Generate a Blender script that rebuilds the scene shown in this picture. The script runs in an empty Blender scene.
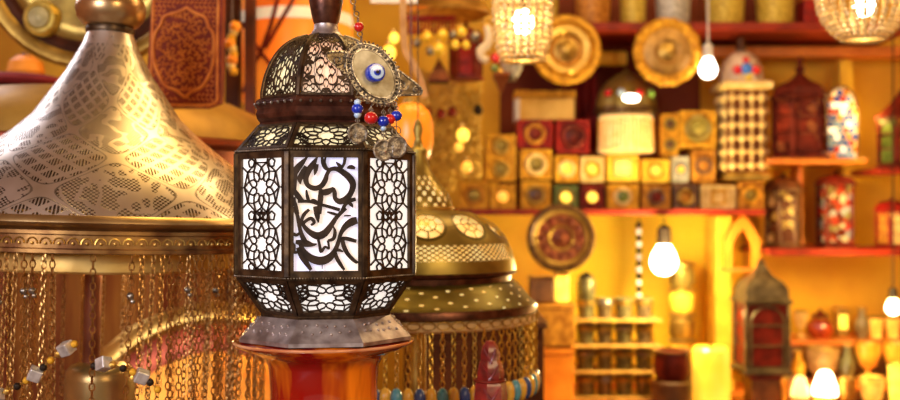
import bpy, math, random
from mathutils import Vector, Matrix
random.seed(7)
PI = math.pi
S = bpy.context.scene
COL = S.collection
FX, CX, HY, CAMZ = 1000.0, 450.0, 212.0, 1.35      # focal length in pixels of a 900x400 frame, horizon row

def X(px, D): return (px - CX) / FX * D
def Z(py, D): return CAMZ - (py - HY) / FX * D

# ---------------------------------------------------------------- mesh helpers
class M:
    def __init__(s): s.v = []; s.f = []; s.uv = []
    def add(s, vs, fs, uvs=None):
        b = len(s.v); s.v += [tuple(p) for p in vs]
        s.f += [tuple(i + b for i in f) for f in fs]
        s.uv += uvs if uvs else [None] * len(fs)
        return s
    def box(s, x0, x1, y0, y1, z0, z1):
        vs = [(x, y, z) for z in (z0, z1) for y in (y0, y1) for x in (x0, x1)]
        return s.add(vs, [(0, 2, 3, 1), (4, 5, 7, 6), (0, 1, 5, 4), (2, 6, 7, 3), (0, 4, 6, 2), (1, 3, 7, 5)])
    def lathe(s, prof, n=32, phase=0.0, axis='z', c=(0, 0, 0), a0=0.0, a1=2 * PI):
        full = abs(a1 - a0 - 2 * PI) < 1e-6
        m = n if full else n + 1
        vs, fs, uv = [], [], []
        ln = [0.0]
        for i in range(1, len(prof)): ln.append(ln[-1] + math.hypot(prof[i][0] - prof[i-1][0], prof[i][1] - prof[i-1][1]))
        for r, z in prof:
            for k in range(m):
                a = phase + a0 + (a1 - a0) * k / n
                x, y = max(r, 1e-5) * math.cos(a), max(r, 1e-5) * math.sin(a)
                vs.append((c[0] + x, c[1] + y, c[2] + z) if axis == 'z' else (c[0] + x, c[1] - z, c[2] + y))
        for i in range(len(prof) - 1):
            for k in range(n):
                k2 = (k + 1) % m
                fs.append((i * m + k, i * m + k2, (i + 1) * m + k2, (i + 1) * m + k))
                uv.append(((k / n, ln[i]), ((k + 1) / n, ln[i]), ((k + 1) / n, ln[i+1]), (k / n, ln[i+1])))
        return s.add(vs, fs, uv)
    def sphere(s, c, r, n=10, m=6, sc=(1, 1, 1)):
        vs = [(c[0], c[1], c[2] - r * sc[2])]
        for j in range(1, m):
            t = -PI / 2 + PI * j / m
            for k in range(n):
                a = 2 * PI * k / n
                vs.append((c[0] + r * sc[0] * math.cos(t) * math.cos(a), c[1] + r * sc[1] * math.cos(t) * math.sin(a), c[2] + r * sc[2] * math.sin(t)))
        vs.append((c[0], c[1], c[2] + r * sc[2])); L = len(vs) - 1
        fs = [(0, 1 + (k + 1) % n, 1 + k) for k in range(n)]
        for j in range(m - 2):
            for k in range(n):
                a, b = 1 + j * n + k, 1 + j * n + (k + 1) % n
                fs.append((a, b, b + n, a + n))
        q = 1 + (m - 2) * n
        fs += [(q + k, q + (k + 1) % n, L) for k in range(n)]
        return s.add(vs, fs)
    def tube(s, pts, r, n=6, closed=False):
        P = [Vector(p) for p in pts]; N = len(P)
        R = r if isinstance(r, (list, tuple)) else [r] * N
        vs, fs = [], []; prev = None
        for i in range(N):
            if closed: t = P[(i + 1) % N] - P[i - 1]
            else: t = P[min(i + 1, N - 1)] - P[max(i - 1, 0)]
            if t.length < 1e-9: t = Vector((0, 0, 1))
            t.normalize()
            if prev is None:
                u = t.cross(Vector((0, 1, 0)))
                if u.length < .1: u = t.cross(Vector((1, 0, 0)))
            else: u = prev - t * prev.dot(t)
            u.normalize(); prev = u; w = t.cross(u)
            for k in range(n):
                a = 2 * PI * k / n
                vs.append(P[i] + (u * math.cos(a) + w * math.sin(a)) * R[i])
        for i in range(N if closed else N - 1):
            j = (i + 1) % N
            for k in range(n):
                fs.append((i * n + k, i * n + (k + 1) % n, j * n + (k + 1) % n, j * n + k))
        if not closed:
            fs.append(tuple(range(n))[::-1]); fs.append(tuple((N - 1) * n + k for k in range(n)))
        return s.add(vs, fs)
    def torus(s, c, R, r, axis='y', n=24, m=8, sx=1.0, sz=1.0):
        pts = []
        for k in range(n):
            a = 2 * PI * k / n; u, w = R * math.cos(a) * sx, R * math.sin(a) * sz
            pts.append((c[0] + u, c[1], c[2] + w) if axis == 'y' else ((c[0] + u, c[1] + w, c[2]) if axis == 'z' else (c[0], c[1] + u, c[2] + w)))
        return s.tube(pts, r, m, True)
    def prism(s, poly, y0, y1):
        n = len(poly)
        vs = [(x, y0, z) for x, z in poly] + [(x, y1, z) for x, z in poly]
        return s.add(vs, [tuple(range(n)), tuple(range(2 * n - 1, n - 1, -1))] + [(i, n + i, n + (i + 1) % n, (i + 1) % n) for i in range(n)])
    def ribbon(s, pts, mapf, t):                      # pts: (u, v, half width); mapf(u, v, w) -> 3D
        L, Rr = [], []
        N = len(pts)
        for i in range(N):
            a, b = pts[max(i - 1, 0)], pts[min(i + 1, N - 1)]
            dx, dy = b[0] - a[0], b[1] - a[1]; d = math.hypot(dx, dy) or 1
            nx, ny = -dy / d, dx / d; h = pts[i][2]
            L.append((pts[i][0] + nx * h, pts[i][1] + ny * h)); Rr.append((pts[i][0] - nx * h, pts[i][1] - ny * h))
        vs = []
        for i in range(N):
            for q, w in ((L[i], t), (Rr[i], t), (Rr[i], 0), (L[i], 0)): vs.append(mapf(q[0], q[1], w))
        fs = [(4*i + k, 4*i + (k + 1) % 4, 4*i + 4 + (k + 1) % 4, 4*i + 4 + k) for i in range(N - 1) for k in range(4)]
        fs += [(3, 2, 1, 0), (4*N - 4, 4*N - 3, 4*N - 2, 4*N - 1)]
        return s.add(vs, fs)
    def build(s, name, mat, parent=None, smooth=True, bevel=0.0, loc=None, ang=38):
        me = bpy.data.meshes.new(name); me.from_pydata(s.v, [], s.f); me.update()
        if any(u is not None for u in s.uv):
            lay = me.uv_layers.new(name='UVMap')
            for p, u in zip(me.polygons, s.uv):
                if u:
                    for li, q in zip(p.loop_indices, u): lay.data[li].uv = q
        if smooth:
            me.polygons.foreach_set('use_smooth', [True] * len(me.polygons))
            me.set_sharp_from_angle(angle=math.radians(ang))
        me.materials.append(mat)
        o = bpy.data.objects.new(name, me); COL.objects.link(o)
        if parent is not None: o.parent = parent
        if loc is not None: o.location = loc
        if bevel:
            b = o.modifiers.new('bevel', 'BEVEL'); b.width = bevel; b.segments = 2; b.limit_method = 'ANGLE'
        return o

def tag(o, label, cat, group=None, kind=None):
    o['label'] = label; o['category'] = cat
    if group: o['group'] = group
    if kind: o['kind'] = kind
    return o
def thing(name, label, cat, loc=(0, 0, 0), group=None, rz=0.0):
    o = bpy.data.objects.new(name, None); COL.objects.link(o); o.empty_display_size = .05
    o.location = loc; o.rotation_euler = (0, 0, rz)
    return tag(o, label, cat, group)
def struct(o): o['kind'] = 'structure'; return o
def cp(o, parent, rz=None, loc=None):                 # a copy of a part with its sub-parts
    c = o.copy(); COL.objects.link(c); c.parent = parent
    if rz is not None: c.rotation_euler = (0, 0, rz)
    if loc is not None: c.location = loc
    for ch in list(o.children):
        d = ch.copy(); COL.objects.link(d); d.parent = c
    return c
def spline(pts, k=6):                                 # Catmull-Rom through points of any dimension
    out = []; N = len(pts)
    for i in range(N - 1):
        p0, p1, p2, p3 = pts[max(i - 1, 0)], pts[i], pts[i + 1], pts[min(i + 2, N - 1)]
        for j in range(k):
            t = j / k
            out.append(tuple(.5 * (2*b + (c - a)*t + (2*a - 5*b + 4*c - d)*t*t + (3*b - a - 3*c + d)*t**3) for a, b, c, d in zip(p0, p1, p2, p3)))
    out.append(tuple(pts[-1])); return out

# ---------------------------------------------------------------- materials
MATS = {}
def node_mat(name):
    m = bpy.data.materials.new(name); m.use_nodes = True
    nt = m.node_tree; b = nt.nodes['Principled BSDF']; MATS[name] = m
    return m, nt, b
def pm(name, c1, c2=None, metal=0.0, rough=.5, scale=30.0, bump=0.0, coat=0.0, trans=0.0, stretch=None, detail=4.0, contrast=(.35, .68)):
    if name in MATS: return MATS[name]
    m, nt, b = node_mat(name)
    c2 = c2 or tuple(x * .62 for x in c1)
    tc = nt.nodes.new('ShaderNodeTexCoord'); no = nt.nodes.new('ShaderNodeTexNoise')
    no.inputs['Scale'].default_value = scale; no.inputs['Detail'].default_value = detail
    src = tc.outputs['Object']
    if stretch:
        mp = nt.nodes.new('ShaderNodeMapping'); mp.inputs['Scale'].default_value = stretch
        nt.links.new(src, mp.inputs['Vector']); src = mp.outputs['Vector']
    nt.links.new(src, no.inputs['Vector'])
    rp = nt.nodes.new('ShaderNodeValToRGB')
    rp.color_ramp.elements[0].position, rp.color_ramp.elements[1].position = contrast
    rp.color_ramp.elements[0].color = (*c2, 1); rp.color_ramp.elements[1].color = (*c1, 1)
    nt.links.new(no.outputs['Fac'], rp.inputs['Fac']); nt.links.new(rp.outputs['Color'], b.inputs['Base Color'])
    b.inputs['Metallic'].default_value = metal; b.inputs['Roughness'].default_value = rough
    b.inputs['Coat Weight'].default_value = coat; b.inputs['Coat Roughness'].default_value = .08
    b.inputs['Transmission Weight'].default_value = trans
    if not coat and metal < .5: b.inputs['Specular IOR Level'].default_value = .22
    if bump:
        bp = nt.nodes.new('ShaderNodeBump'); bp.inputs['Strength'].default_value = bump; bp.inputs['Distance'].default_value = .004
        nt.links.new(no.outputs['Fac'], bp.inputs['Height']); nt.links.new(bp.outputs['Normal'], b.inputs['Normal'])
    return m
def glow(name, col, st, c2=None, base=None, scale=25.0):
    if name in MATS: return MATS[name]
    m, nt, b = node_mat(name)
    tc = nt.nodes.new('ShaderNodeTexCoord'); no = nt.nodes.new('ShaderNodeTexNoise'); no.inputs['Scale'].default_value = scale
    rp = nt.nodes.new('ShaderNodeValToRGB'); nt.links.new(tc.outputs['Object'], no.inputs['Vector']); nt.links.new(no.outputs['Fac'], rp.inputs['Fac'])
    rp.color_ramp.elements[0].position, rp.color_ramp.elements[1].position = .35, .65
    rp.color_ramp.elements[0].color = (*(c2 or tuple(x * .85 for x in col)), 1); rp.color_ramp.elements[1].color = (*col, 1)
    nt.links.new(rp.outputs['Color'], b.inputs['Emission Color']); nt.links.new(rp.outputs['Color'], b.inputs['Base Color'])
    b.inputs['Emission Strength'].default_value = st; b.inputs['Roughness'].default_value = .3
    return m

BRONZE = pm('dark bronze', (.12, .072, .034), (.035, .02, .011), .7, .40, 60, .15)
TRACERY = pm('black bronze', (.055, .032, .018), (.022, .013, .008), .5, .45, 60)
BRONZE_RED = pm('red bronze', (.17, .062, .036), (.055, .02, .013), .75, .35, 50, .1)
PEWTER = pm('mottled pewter', (.62, .54, .53), (.26, .20, .19), .75, .42, 38, .2)
BRASS = pm('brass', (.85, .56, .15), (.55, .31, .06), .9, .33, 20, .1)
OLD_BRASS = pm('old brass', (.62, .40, .09), (.30, .17, .03), .85, .42, 18, .15)
OLIVE_BRASS = pm('olive brass', (.42, .31, .07), (.22, .15, .03), .75, .40, 14, .1)
GOLD_CLAY = pm('gold clay', (.86, .46, .035), (.46, .19, .012), .25, .5, 40, .3)
AMBER_CLAY = pm('amber clay', (.66, .30, .035), (.32, .11, .012), .2, .5, 40, .3)
CREAM = pm('cream', (.88, .66, .30), (.66, .42, .12), 0, .5, 40, .1)
DARK_RED = pm('dark red wood', (.22, .02, .009), (.08, .007, .004), 0, .5, 25, .2)
RED = pm('red lacquer', (.36, .012, .006), (.16, .006, .004), 0, .5, 25, .1)
BROWN = pm('brown wood', (.20, .075, .02), (.08, .025, .008), 0, .45, 20, .2, .2)
ORANGE = pm('orange', (.95, .36, .04), (.70, .20, .015), 0, .5, 8, .05)
YELLOW = pm('yellow', (.95, .62, .06), (.75, .40, .03), 0, .5, 12, .05)
DARK = pm('near black', (.03, .018, .012), (.012, .008, .006), .2, .4, 30)
SILVER = pm('aged silver', (.54, .48, .40), (.12, .095, .07), .9, .34, 90, .4)
WHITE = pm('white', (.85, .82, .78), (.7, .66, .6), 0, .4, 20)
BLUE = pm('blue glass bead', (.01, .045, .55), (.005, .02, .35), 0, .12, 20, 0, .6)
LBLUE = pm('pale blue glass', (.55, .72, .92), (.4, .6, .85), 0, .15, 20, 0, .5)
REDBEAD = pm('red bead', (.75, .02, .015), (.55, .01, .01), 0, .25, 20, 0, .4)
GREEN = pm('green glass', (.20, .25, .04), (.08, .12, .02), 0, .25, 30, 0, .4)
GREYG = pm('grey mosaic', (.62, .58, .48), (.35, .31, .24), .1, .4, 60, .4)
YELG = pm('yellow mosaic', (.72, .52, .08), (.42, .27, .03), .15, .4, 70, .5)
COIN = pm('worn coin', (.40, .35, .29), (.12, .10, .08), .85, .42, 160, .6)
SHELL = pm('horn shell', (.62, .51, .27), (.34, .24, .09), 0, .25, 60, .05, .5)
CHAIN = pm('chain brass', (.72, .42, .14), (.36, .17, .045), .9, .36, 60)
CHAIN_Y = pm('gold chain', (.80, .55, .12), (.45, .26, .04), .9, .35, 60)
MAROON_CLOTH = pm('maroon cloth', (.26, .02, .02), (.10, .008, .008), 0, .8, 10, .3)
AMBER_BEAD = pm('amber crystal', (.95, .74, .34), (.82, .56, .2), 0, .2, 60, 0, .5, .2)
PEDESTAL = pm('orange red glass', (1.0, .25, .008), (.30, .006, .003), 0, .10, 19, 0, .8, 0, (1, 1, .13), 3.0, (.50, .66))
LIT_WHITE = glow('lit frosted glass', (1.0, .95, .88), .82, (.97, .92, .88))
LIT_CREAM = glow('lit cream glass', (1.0, .86, .54), .72, (.95, .80, .44))
LIT_PINK = glow('lit pink glass', (1.0, .52, .32), .70, (1.0, .78, .55), scale=22)
LIT_LAV = glow('lit lavender glass', (1.0, .82, .68), .72, (.72, .72, 1.0), scale=9)
LIT_AMBER = glow('lit amber glass', (1.0, .58, .08), .8, (1.0, .42, .04), scale=30)
LIT_YELLOW = glow('lit yellow glass', (1.0, .74, .10), 1.5, (1.0, .6, .05), scale=30)
LINER = glow('lit lantern liner', (1.0, .78, .32), .85, (1.0, .58, .14), scale=20)
BULB = glow('bulb glass', (1.0, .80, .50), 30.0, (1.0, .80, .50))
BULB_SOFT = glow('soft bulb glass', (1.0, .78, .42), 12.0, (1.0, .78, .42))
BULB_WHITE = glow('white bulb glass', (1.0, .90, .74), 9.0, (1.0, .90, .74))

# engraved, pierced metal: holes cut through as transparency
def mth(nt, op, a, b=None, c=None):
    n = nt.nodes.new('ShaderNodeMath'); n.operation = op
    for i, x in enumerate((a, b, c)):
        if x is None: continue
        if isinstance(x, (int, float)): n.inputs[i].default_value = x
        else: nt.links.new(x, n.inputs[i])
    return n.outputs[0]
def pierced(name, c1, c2, hole_fn, metal=.85, rough=.36, relief=None):
    m, nt, b = node_mat(name)
    tc = nt.nodes.new('ShaderNodeTexCoord'); sp = nt.nodes.new('ShaderNodeSeparateXYZ'); nt.links.new(tc.outputs['UV'], sp.inputs[0])
    f = lambda op, *a: mth(nt, op, *a)
    hole, line = hole_fn(f, sp.outputs['X'], sp.outputs['Y'], nt, tc)
    no = nt.nodes.new('ShaderNodeTexNoise'); no.inputs['Scale'].default_value = 14; nt.links.new(tc.outputs['Object'], no.inputs['Vector'])
    rp = nt.nodes.new('ShaderNodeValToRGB'); rp.color_ramp.elements[0].color = (*c2, 1); rp.color_ramp.elements[1].color = (*c1, 1)
    rp.color_ramp.elements[0].position, rp.color_ramp.elements[1].position = .35, .7
    nt.links.new(no.outputs['Fac'], rp.inputs['Fac'])
    mx = nt.nodes.new('ShaderNodeMix'); mx.data_type = 'RGBA'
    nt.links.new(line, mx.inputs['Factor']); nt.links.new(rp.outputs['Color'], mx.inputs[6]); mx.inputs[7].default_value = (*[x * .42 for x in c2], 1)
    nt.links.new(mx.outputs[2], b.inputs['Base Color'])
    b.inputs['Metallic'].default_value = metal; b.inputs['Roughness'].default_value = rough
    bp = nt.nodes.new('ShaderNodeBump'); bp.inputs['Strength'].default_value = .35; bp.inputs['Distance'].default_value = .002; bp.invert = True
    nt.links.new(line, bp.inputs['Height']); nt.links.new(bp.outputs['Normal'], b.inputs['Normal'])
    tr = nt.nodes.new('ShaderNodeBsdfTransparent'); ms = nt.nodes.new('ShaderNodeMixShader')
    nt.links.new(hole, ms.inputs[0]); nt.links.new(b.outputs[0], ms.inputs[1]); nt.links.new(tr.outputs[0], ms.inputs[2])
    nt.links.new(ms.outputs[0], nt.nodes['Material Output'].inputs['Surface'])
    return m
def cone_holes(f, u, v, nt, tc):
    A = f('MULTIPLY', u, 8.0); B = f('DIVIDE', v, .165)
    g = f('ADD', f('COSINE', f('MULTIPLY', A, 2 * PI)), f('COSINE', f('MULTIPLY', B, 2 * PI)))
    p = f('ADD', f('MULTIPLY', A, 4.5), f('DIVIDE', v, .030)); q = f('SUBTRACT', f('MULTIPLY', A, 4.5), f('DIVIDE', v, .030))
    inp = f('MULTIPLY', f('LESS_THAN', f('ABSOLUTE', f('SUBTRACT', f('FRACT', f('ADD', p, 400.0)), .5)), .34), f('LESS_THAN', f('ABSOLUTE', f('SUBTRACT', f('FRACT', f('ADD', q, 400.0)), .5)), .34))
    slit = f('LESS_THAN', f('FRACT', f('MULTIPLY', A, 40.0)), .6)
    inn = f('GREATER_THAN', g, .14); outn = f('LESS_THAN', g, -.14)
    weave = f('MULTIPLY', f('MULTIPLY', inp, slit), inn)
    no = nt.nodes.new('ShaderNodeTexNoise'); no.inputs['Scale'].default_value = 26; no.inputs['Detail'].default_value = 1; nt.links.new(tc.outputs['Object'], no.inputs['Vector'])
    curl = f('GREATER_THAN', f('ABSOLUTE', f('SUBTRACT', no.outputs['Fac'], .5)), .05)
    dots = f('GREATER_THAN', f('MULTIPLY', f('SINE', f('MULTIPLY', A, 2 * PI * 27)), f('SINE', f('DIVIDE', v, .00115))), -.02)
    stip = f('MULTIPLY', f('MULTIPLY', dots, curl), outn)
    band = f('MULTIPLY', f('LESS_THAN', v, .545), f('GREATER_THAN', v, .03))
    hole = f('MULTIPLY', f('MAXIMUM', weave, stip), band)
    edge = f('MAXIMUM', f('LESS_THAN', f('ABSOLUTE', f('SUBTRACT', g, .14)), .03), f('LESS_THAN', f('ABSOLUTE', f('ADD', g, .14)), .03))
    return f('MULTIPLY', hole, .9), f('MULTIPLY', f('MAXIMUM', edge, hole), .9)
CONE_METAL = pierced('engraved nickel brass', (.80, .73, .66), (.58, .49, .38), cone_holes, .92, .32)
def dome_holes(f, u, v, nt, tc):
    x = f('MULTIPLY', f('SUBTRACT', f('FRACT', f('MULTIPLY', u, 11.0)), .5), .105); y = f('SUBTRACT', v, .098)
    r = f('SQRT', f('ADD', f('MULTIPLY', x, x), f('MULTIPLY', y, y))); th = f('ARCTAN2', y, x)
    sp1 = f('GREATER_THAN', f('MULTIPLY', f('ABSOLUTE', f('SINE', f('MULTIPLY', th, 4.0))), r), .0075)
    sp2 = f('GREATER_THAN', f('MULTIPLY', f('ABSOLUTE', f('SINE', f('MULTIPLY', th, 3.0))), r), .005)
    ring2 = f('MULTIPLY', f('MULTIPLY', f('GREATER_THAN', r, .022), f('LESS_THAN', r, .037)), sp1)
    ring1 = f('MULTIPLY', f('MULTIPLY', f('GREATER_THAN', r, .005), f('LESS_THAN', r, .018)), sp2)
    low = f('MULTIPLY', f('GREATER_THAN', v, .152), f('LESS_THAN', v, .187))
    dots = f('GREATER_THAN', f('MULTIPLY', f('SINE', f('MULTIPLY', u, 2 * PI * 80)), f('SINE', f('DIVIDE', v, .0016))), .15)
    h = f('MAXIMUM', f('MAXIMUM', ring1, ring2), f('MULTIPLY', low, dots))
    return h, f('MULTIPLY', f('LESS_THAN', f('ABSOLUTE', f('SUBTRACT', r, .042)), .003), .8)
DOME_METAL = pierced('pierced olive brass', (.36, .27, .06), (.17, .115, .022), dome_holes, .75, .38)
def tier_holes(f, u, v, nt, tc):
    d = f('GREATER_THAN', f('MULTIPLY', f('SINE', f('MULTIPLY', u, 2 * PI * 20)), f('SINE', f('DIVIDE', v, .0045))), .35)
    return f('MULTIPLY', d, f('GREATER_THAN', v, .055)), f('MULTIPLY', d, 0.0)
TIER_METAL = pierced('pierced tier brass', (.42, .30, .06), (.20, .13, .025), tier_holes, .75, .38)
def flange_holes(f, u, v, nt, tc):
    d = f('GREATER_THAN', f('MULTIPLY', f('SINE', f('MULTIPLY', u, 2 * PI * 26)), f('SINE', f('ADD', f('DIVIDE', v, .0046), f('FLOOR', f('MULTIPLY', u, 26.0))))), .86)
    return d, f('MULTIPLY', d, 0.0)
FLANGE_METAL = pierced('pierced flange brass', (.26, .21, .05), (.13, .10, .022), flange_holes, .75, .38)

def wall_mat(name, c1, c2, sc):
    return pm(name, c1, c2, 0, .7, sc, .1, detail=6)
# ---------------------------------------------------------------- the room
WALL = wall_mat('ochre plaster', (.82, .46, .035), (.58, .26, .02), 2.5)
YWALL = wall_mat('bulb lit plaster', (1.0, .74, .05), (.95, .58, .03), 2.5)  # alcove wall: the bulb's yellow glow is put into this colour
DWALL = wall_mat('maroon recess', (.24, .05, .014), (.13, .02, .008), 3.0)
WALLS = wall_mat('brown plaster', (.50, .22, .05), (.30, .11, .02), 2.0)
struct(M().box(-2.5, 2.5, 4.2, 4.3, 0, 2.9).build('wall_back', WALL, smooth=False))
struct(M().box(-2.6, -2.5, -1.5, 4.3, 0, 2.9).build('wall_left', WALLS, smooth=False))
struct(M().box(2.5, 2.6, -1.5, 4.3, 0, 2.9).build('wall_right', WALLS, smooth=False))
struct(M().box(-2.6, 2.6, -1.5, 4.3, -.1, 0).build('floor', pm('brown floor tile', (.25, .14, .07), (.14, .07, .03), 0, .5, 5), smooth=False))
struct(M().box(-2.6, 2.6, -1.5, 4.3, 2.9, 3.0).build('ceiling', pm('dark ceiling', (.35, .18, .06), (.22, .10, .03), 0, .7, 4), smooth=False))

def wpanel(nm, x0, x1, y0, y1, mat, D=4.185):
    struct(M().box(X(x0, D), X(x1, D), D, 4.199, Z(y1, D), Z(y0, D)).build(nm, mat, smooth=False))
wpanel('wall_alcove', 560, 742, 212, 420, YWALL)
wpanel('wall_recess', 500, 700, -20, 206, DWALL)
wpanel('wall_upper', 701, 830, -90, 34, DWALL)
def mosaic(name, cols, scale=55):
    m, nt, b = node_mat(name)
    tc = nt.nodes.new('ShaderNodeTexCoord'); vo = nt.nodes.new('ShaderNodeTexVoronoi'); vo.inputs['Scale'].default_value = scale
    sp = nt.nodes.new('ShaderNodeSeparateColor'); rp = nt.nodes.new('ShaderNodeValToRGB'); rp.color_ramp.interpolation = 'CONSTANT'
    nt.links.new(tc.outputs['Object'], vo.inputs['Vector']); nt.links.new(vo.outputs['Color'], sp.inputs[0]); nt.links.new(sp.outputs[0], rp.inputs['Fac'])
    e = rp.color_ramp.elements
    while len(e) < len(cols): e.new(.5)
    for i, c in enumerate(cols): e[i].position = i / len(cols); e[i].color = (*c, 1)
    nt.links.new(rp.outputs['Color'], b.inputs['Base Color']); b.inputs['Roughness'].default_value = .25
    return m
MOSAIC = mosaic('mosaic glass', [(.12, .02, .01), (.45, .03, .015), (.20, .18, .06), (.10, .02, .01), (.55, .48, .32), (.30, .33, .36), (.38, .05, .02)], 42)
MOSAIC3 = mosaic('maroon glass', [(.14, .015, .008), (.26, .03, .012), (.10, .01, .006), (.34, .10, .03), (.18, .02, .01)], 30)
MOSAIC2 = mosaic('brown lattice', [(.10, .025, .01), (.40, .26, .06), (.14, .03, .012), (.62, .44, .14), (.09, .02, .01)], 40)
# ---------------------------------------------------------------- generic builders
def turned(name, label, cat, cx, by, D, parts, group=None, zb=None, n=24, dx=0):
    """Turned things standing at (cx, by): parts are (part name, [(radius, height)] in pixels, material[, n])."""
    s = D / FX
    t = thing(name, label, cat, (X(cx, D), D, Z(by, D) if zb is None else zb), group)
    for p in parts:
        k = p[3] if len(p) > 3 else n
        M().lathe([(r * s, h * s) for r, h in p[1]], k, PI / k if k < 10 else 0).build(p[0], p[2], t)
    return t
def board(name, label, x0, x1, py, th, mat, DF=3.75, depth=.40, cat='shelf', edge=None):
    t = thing(name, label, cat, (X((x0 + x1) / 2, DF), DF, Z(py, DF)))
    w = (x1 - x0) / 2 * DF / FX
    M().box(-w, w, 0.012, depth, -th * DF / FX, 0).build('board', mat, t, False, .003)
    M().box(-w, w, 0, .012, -(th + 1) * DF / FX, .0).build('front_edge', edge or mat, t, False, .003)
    return t
def ring_plate(name, label, cx, cy, D, R, rings, cat='plate', studs=None, group=None, sx=1.0, rz=0):
    """Round plate facing the room: rings are (part name, [(radius, forward)] px, material)."""
    s = D / FX
    t = thing(name, label, cat, (X(cx, D), D, Z(cy, D)), group, rz)
    for pn, prof, mat in rings: M().lathe([(r * s, h * s) for r, h in prof], 40, 0, 'y').build(pn, mat, t)
    if studs:
        r0, cnt, rr, fw, mat, pn = studs
        m = M()
        for k in range(cnt):
            a = 2 * PI * k / cnt
            m.sphere((r0 * s * math.cos(a), -fw * s, r0 * s * math.sin(a)), rr * s, 8, 5)
        m.build(pn, mat, t)
    return t
def cord(t, x, y, z0, z1, r=.004, mat=None):
    M().tube([(x, y, z0), (x, y, z1)], r, 6).build('cord', mat or DARK, t)

# ================================================================ the octagonal lantern
D0 = 1.614; s0 = D0 / FX
LZ = Z(337, D0); KX = .952                            # KX: facets stand nearer than the axis, so a little narrower
lan = thing('octagonal_lantern', 'tall octagonal bronze lantern with lit pierced panels standing on orange pedestal', 'lantern', (X(326, D0), D0, LZ), None, math.atan2(-X(326, D0), D0))
def lz(py): return (337 - py) * s0
C8 = math.cos(PI / 8); S8 = math.sin(PI / 8)
def oct_prof(pr): return [(hw * KX * s0 / C8, lz(py)) for hw, py in pr]
def oct(name, pr, mat, parent=lan, **k):
    return M().lathe(oct_prof(pr), 8, PI / 8).build(name, mat, parent, ang=15, **k)
m = M().lathe(oct_prof([(60, 311), (64, 312), (66, 314), (84, 331), (86.5, 333), (86.5, 336.5), (0, 336.5)]), 8, PI / 8)
for k in range(8):
    for r_, c_ in ((.30, 5), (.62, 6)):
        for i in range(c_):
            u = (i + .5) / c_ * 2 - 1 + random.uniform(-.06, .06); t_ = r_ + random.uniform(-.08, .08)
            hw = (66 + 18 * t_) * s0 * KX; z = lz(314 + 17 * t_)
            p = Vector((u * .82 * hw * S8 / C8, -hw - .0006, z)); p.rotate(Matrix.Rotation(k * PI / 4, 3, 'Z')); m.sphere(p, .0026, 6, 4)
m.build('skirt', PEWTER, lan, ang=15)
oct('base_ring', [(58, 308), (65, 309), (66, 311), (65, 313), (58, 314)], BRONZE)

def facet(w0, y0, w1, y1):
    """Maps (u px from the middle, v 0..1 from top to bottom, w outwards) onto the facet between two octagon rings (half widths w0 at y0, w1 at y1)."""
    a = Vector((0, -w0 * KX * s0, lz(y0))); b = Vector((0, -w1 * KX * s0, lz(y1)))
    d = (b - a).normalized(); nrm = Vector((0, d.z, -d.y)).normalized()
    if nrm.y > 0: nrm = -nrm
    def f(u, v, w=0.0):
        p = a.lerp(b, v) + nrm * w
        return (u * s0, p.y, p.z)
    return f
def rosette(cx, cy, R, n, rot=0.0, ax=1.0, ay=1.0, out=1.28):
    P = lambda r, a: (cx + ax * r * R * math.sin(a), cy - ay * r * R * math.cos(a))
    sg = []; h = PI / n
    for k in range(n):
        a = rot + 2 * PI * k / n
        for s in (-1, 1):
            sg.append((P(.38, a), P(.50, a + s * h)))
            sg.append((P(.50, a + s * h), P(.74, a + s * h * .80)))
            sg.append((P(.74, a + s * h * .80), P(1.0, a)))
            sg.append((P(1.0, a), P(out, a + s * h)))
        sg.append((P(out, a - h), P(out * 1.0, a + h)))
    return sg
def clip(sg, hw_at, v0, v1):
    """Keep the parts of segments inside |x| < hw_at(y), v0 < y < v1 by sampling."""
    out = []
    for (a, b) in sg:
        N = 10; pts = [(a[0] + (b[0] - a[0]) * i / N, a[1] + (b[1] - a[1]) * i / N) for i in range(N + 1)]
        ok = [abs(x) <= hw_at(y) and v0 <= y <= v1 for x, y in pts]
        i = 0
        while i <= N:
            if ok[i]:
                j = i
                while j < N and ok[j + 1]: j += 1
                if j > i: out.append((pts[i], pts[j]))
                i = j + 1
            else: i += 1
    return out
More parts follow.
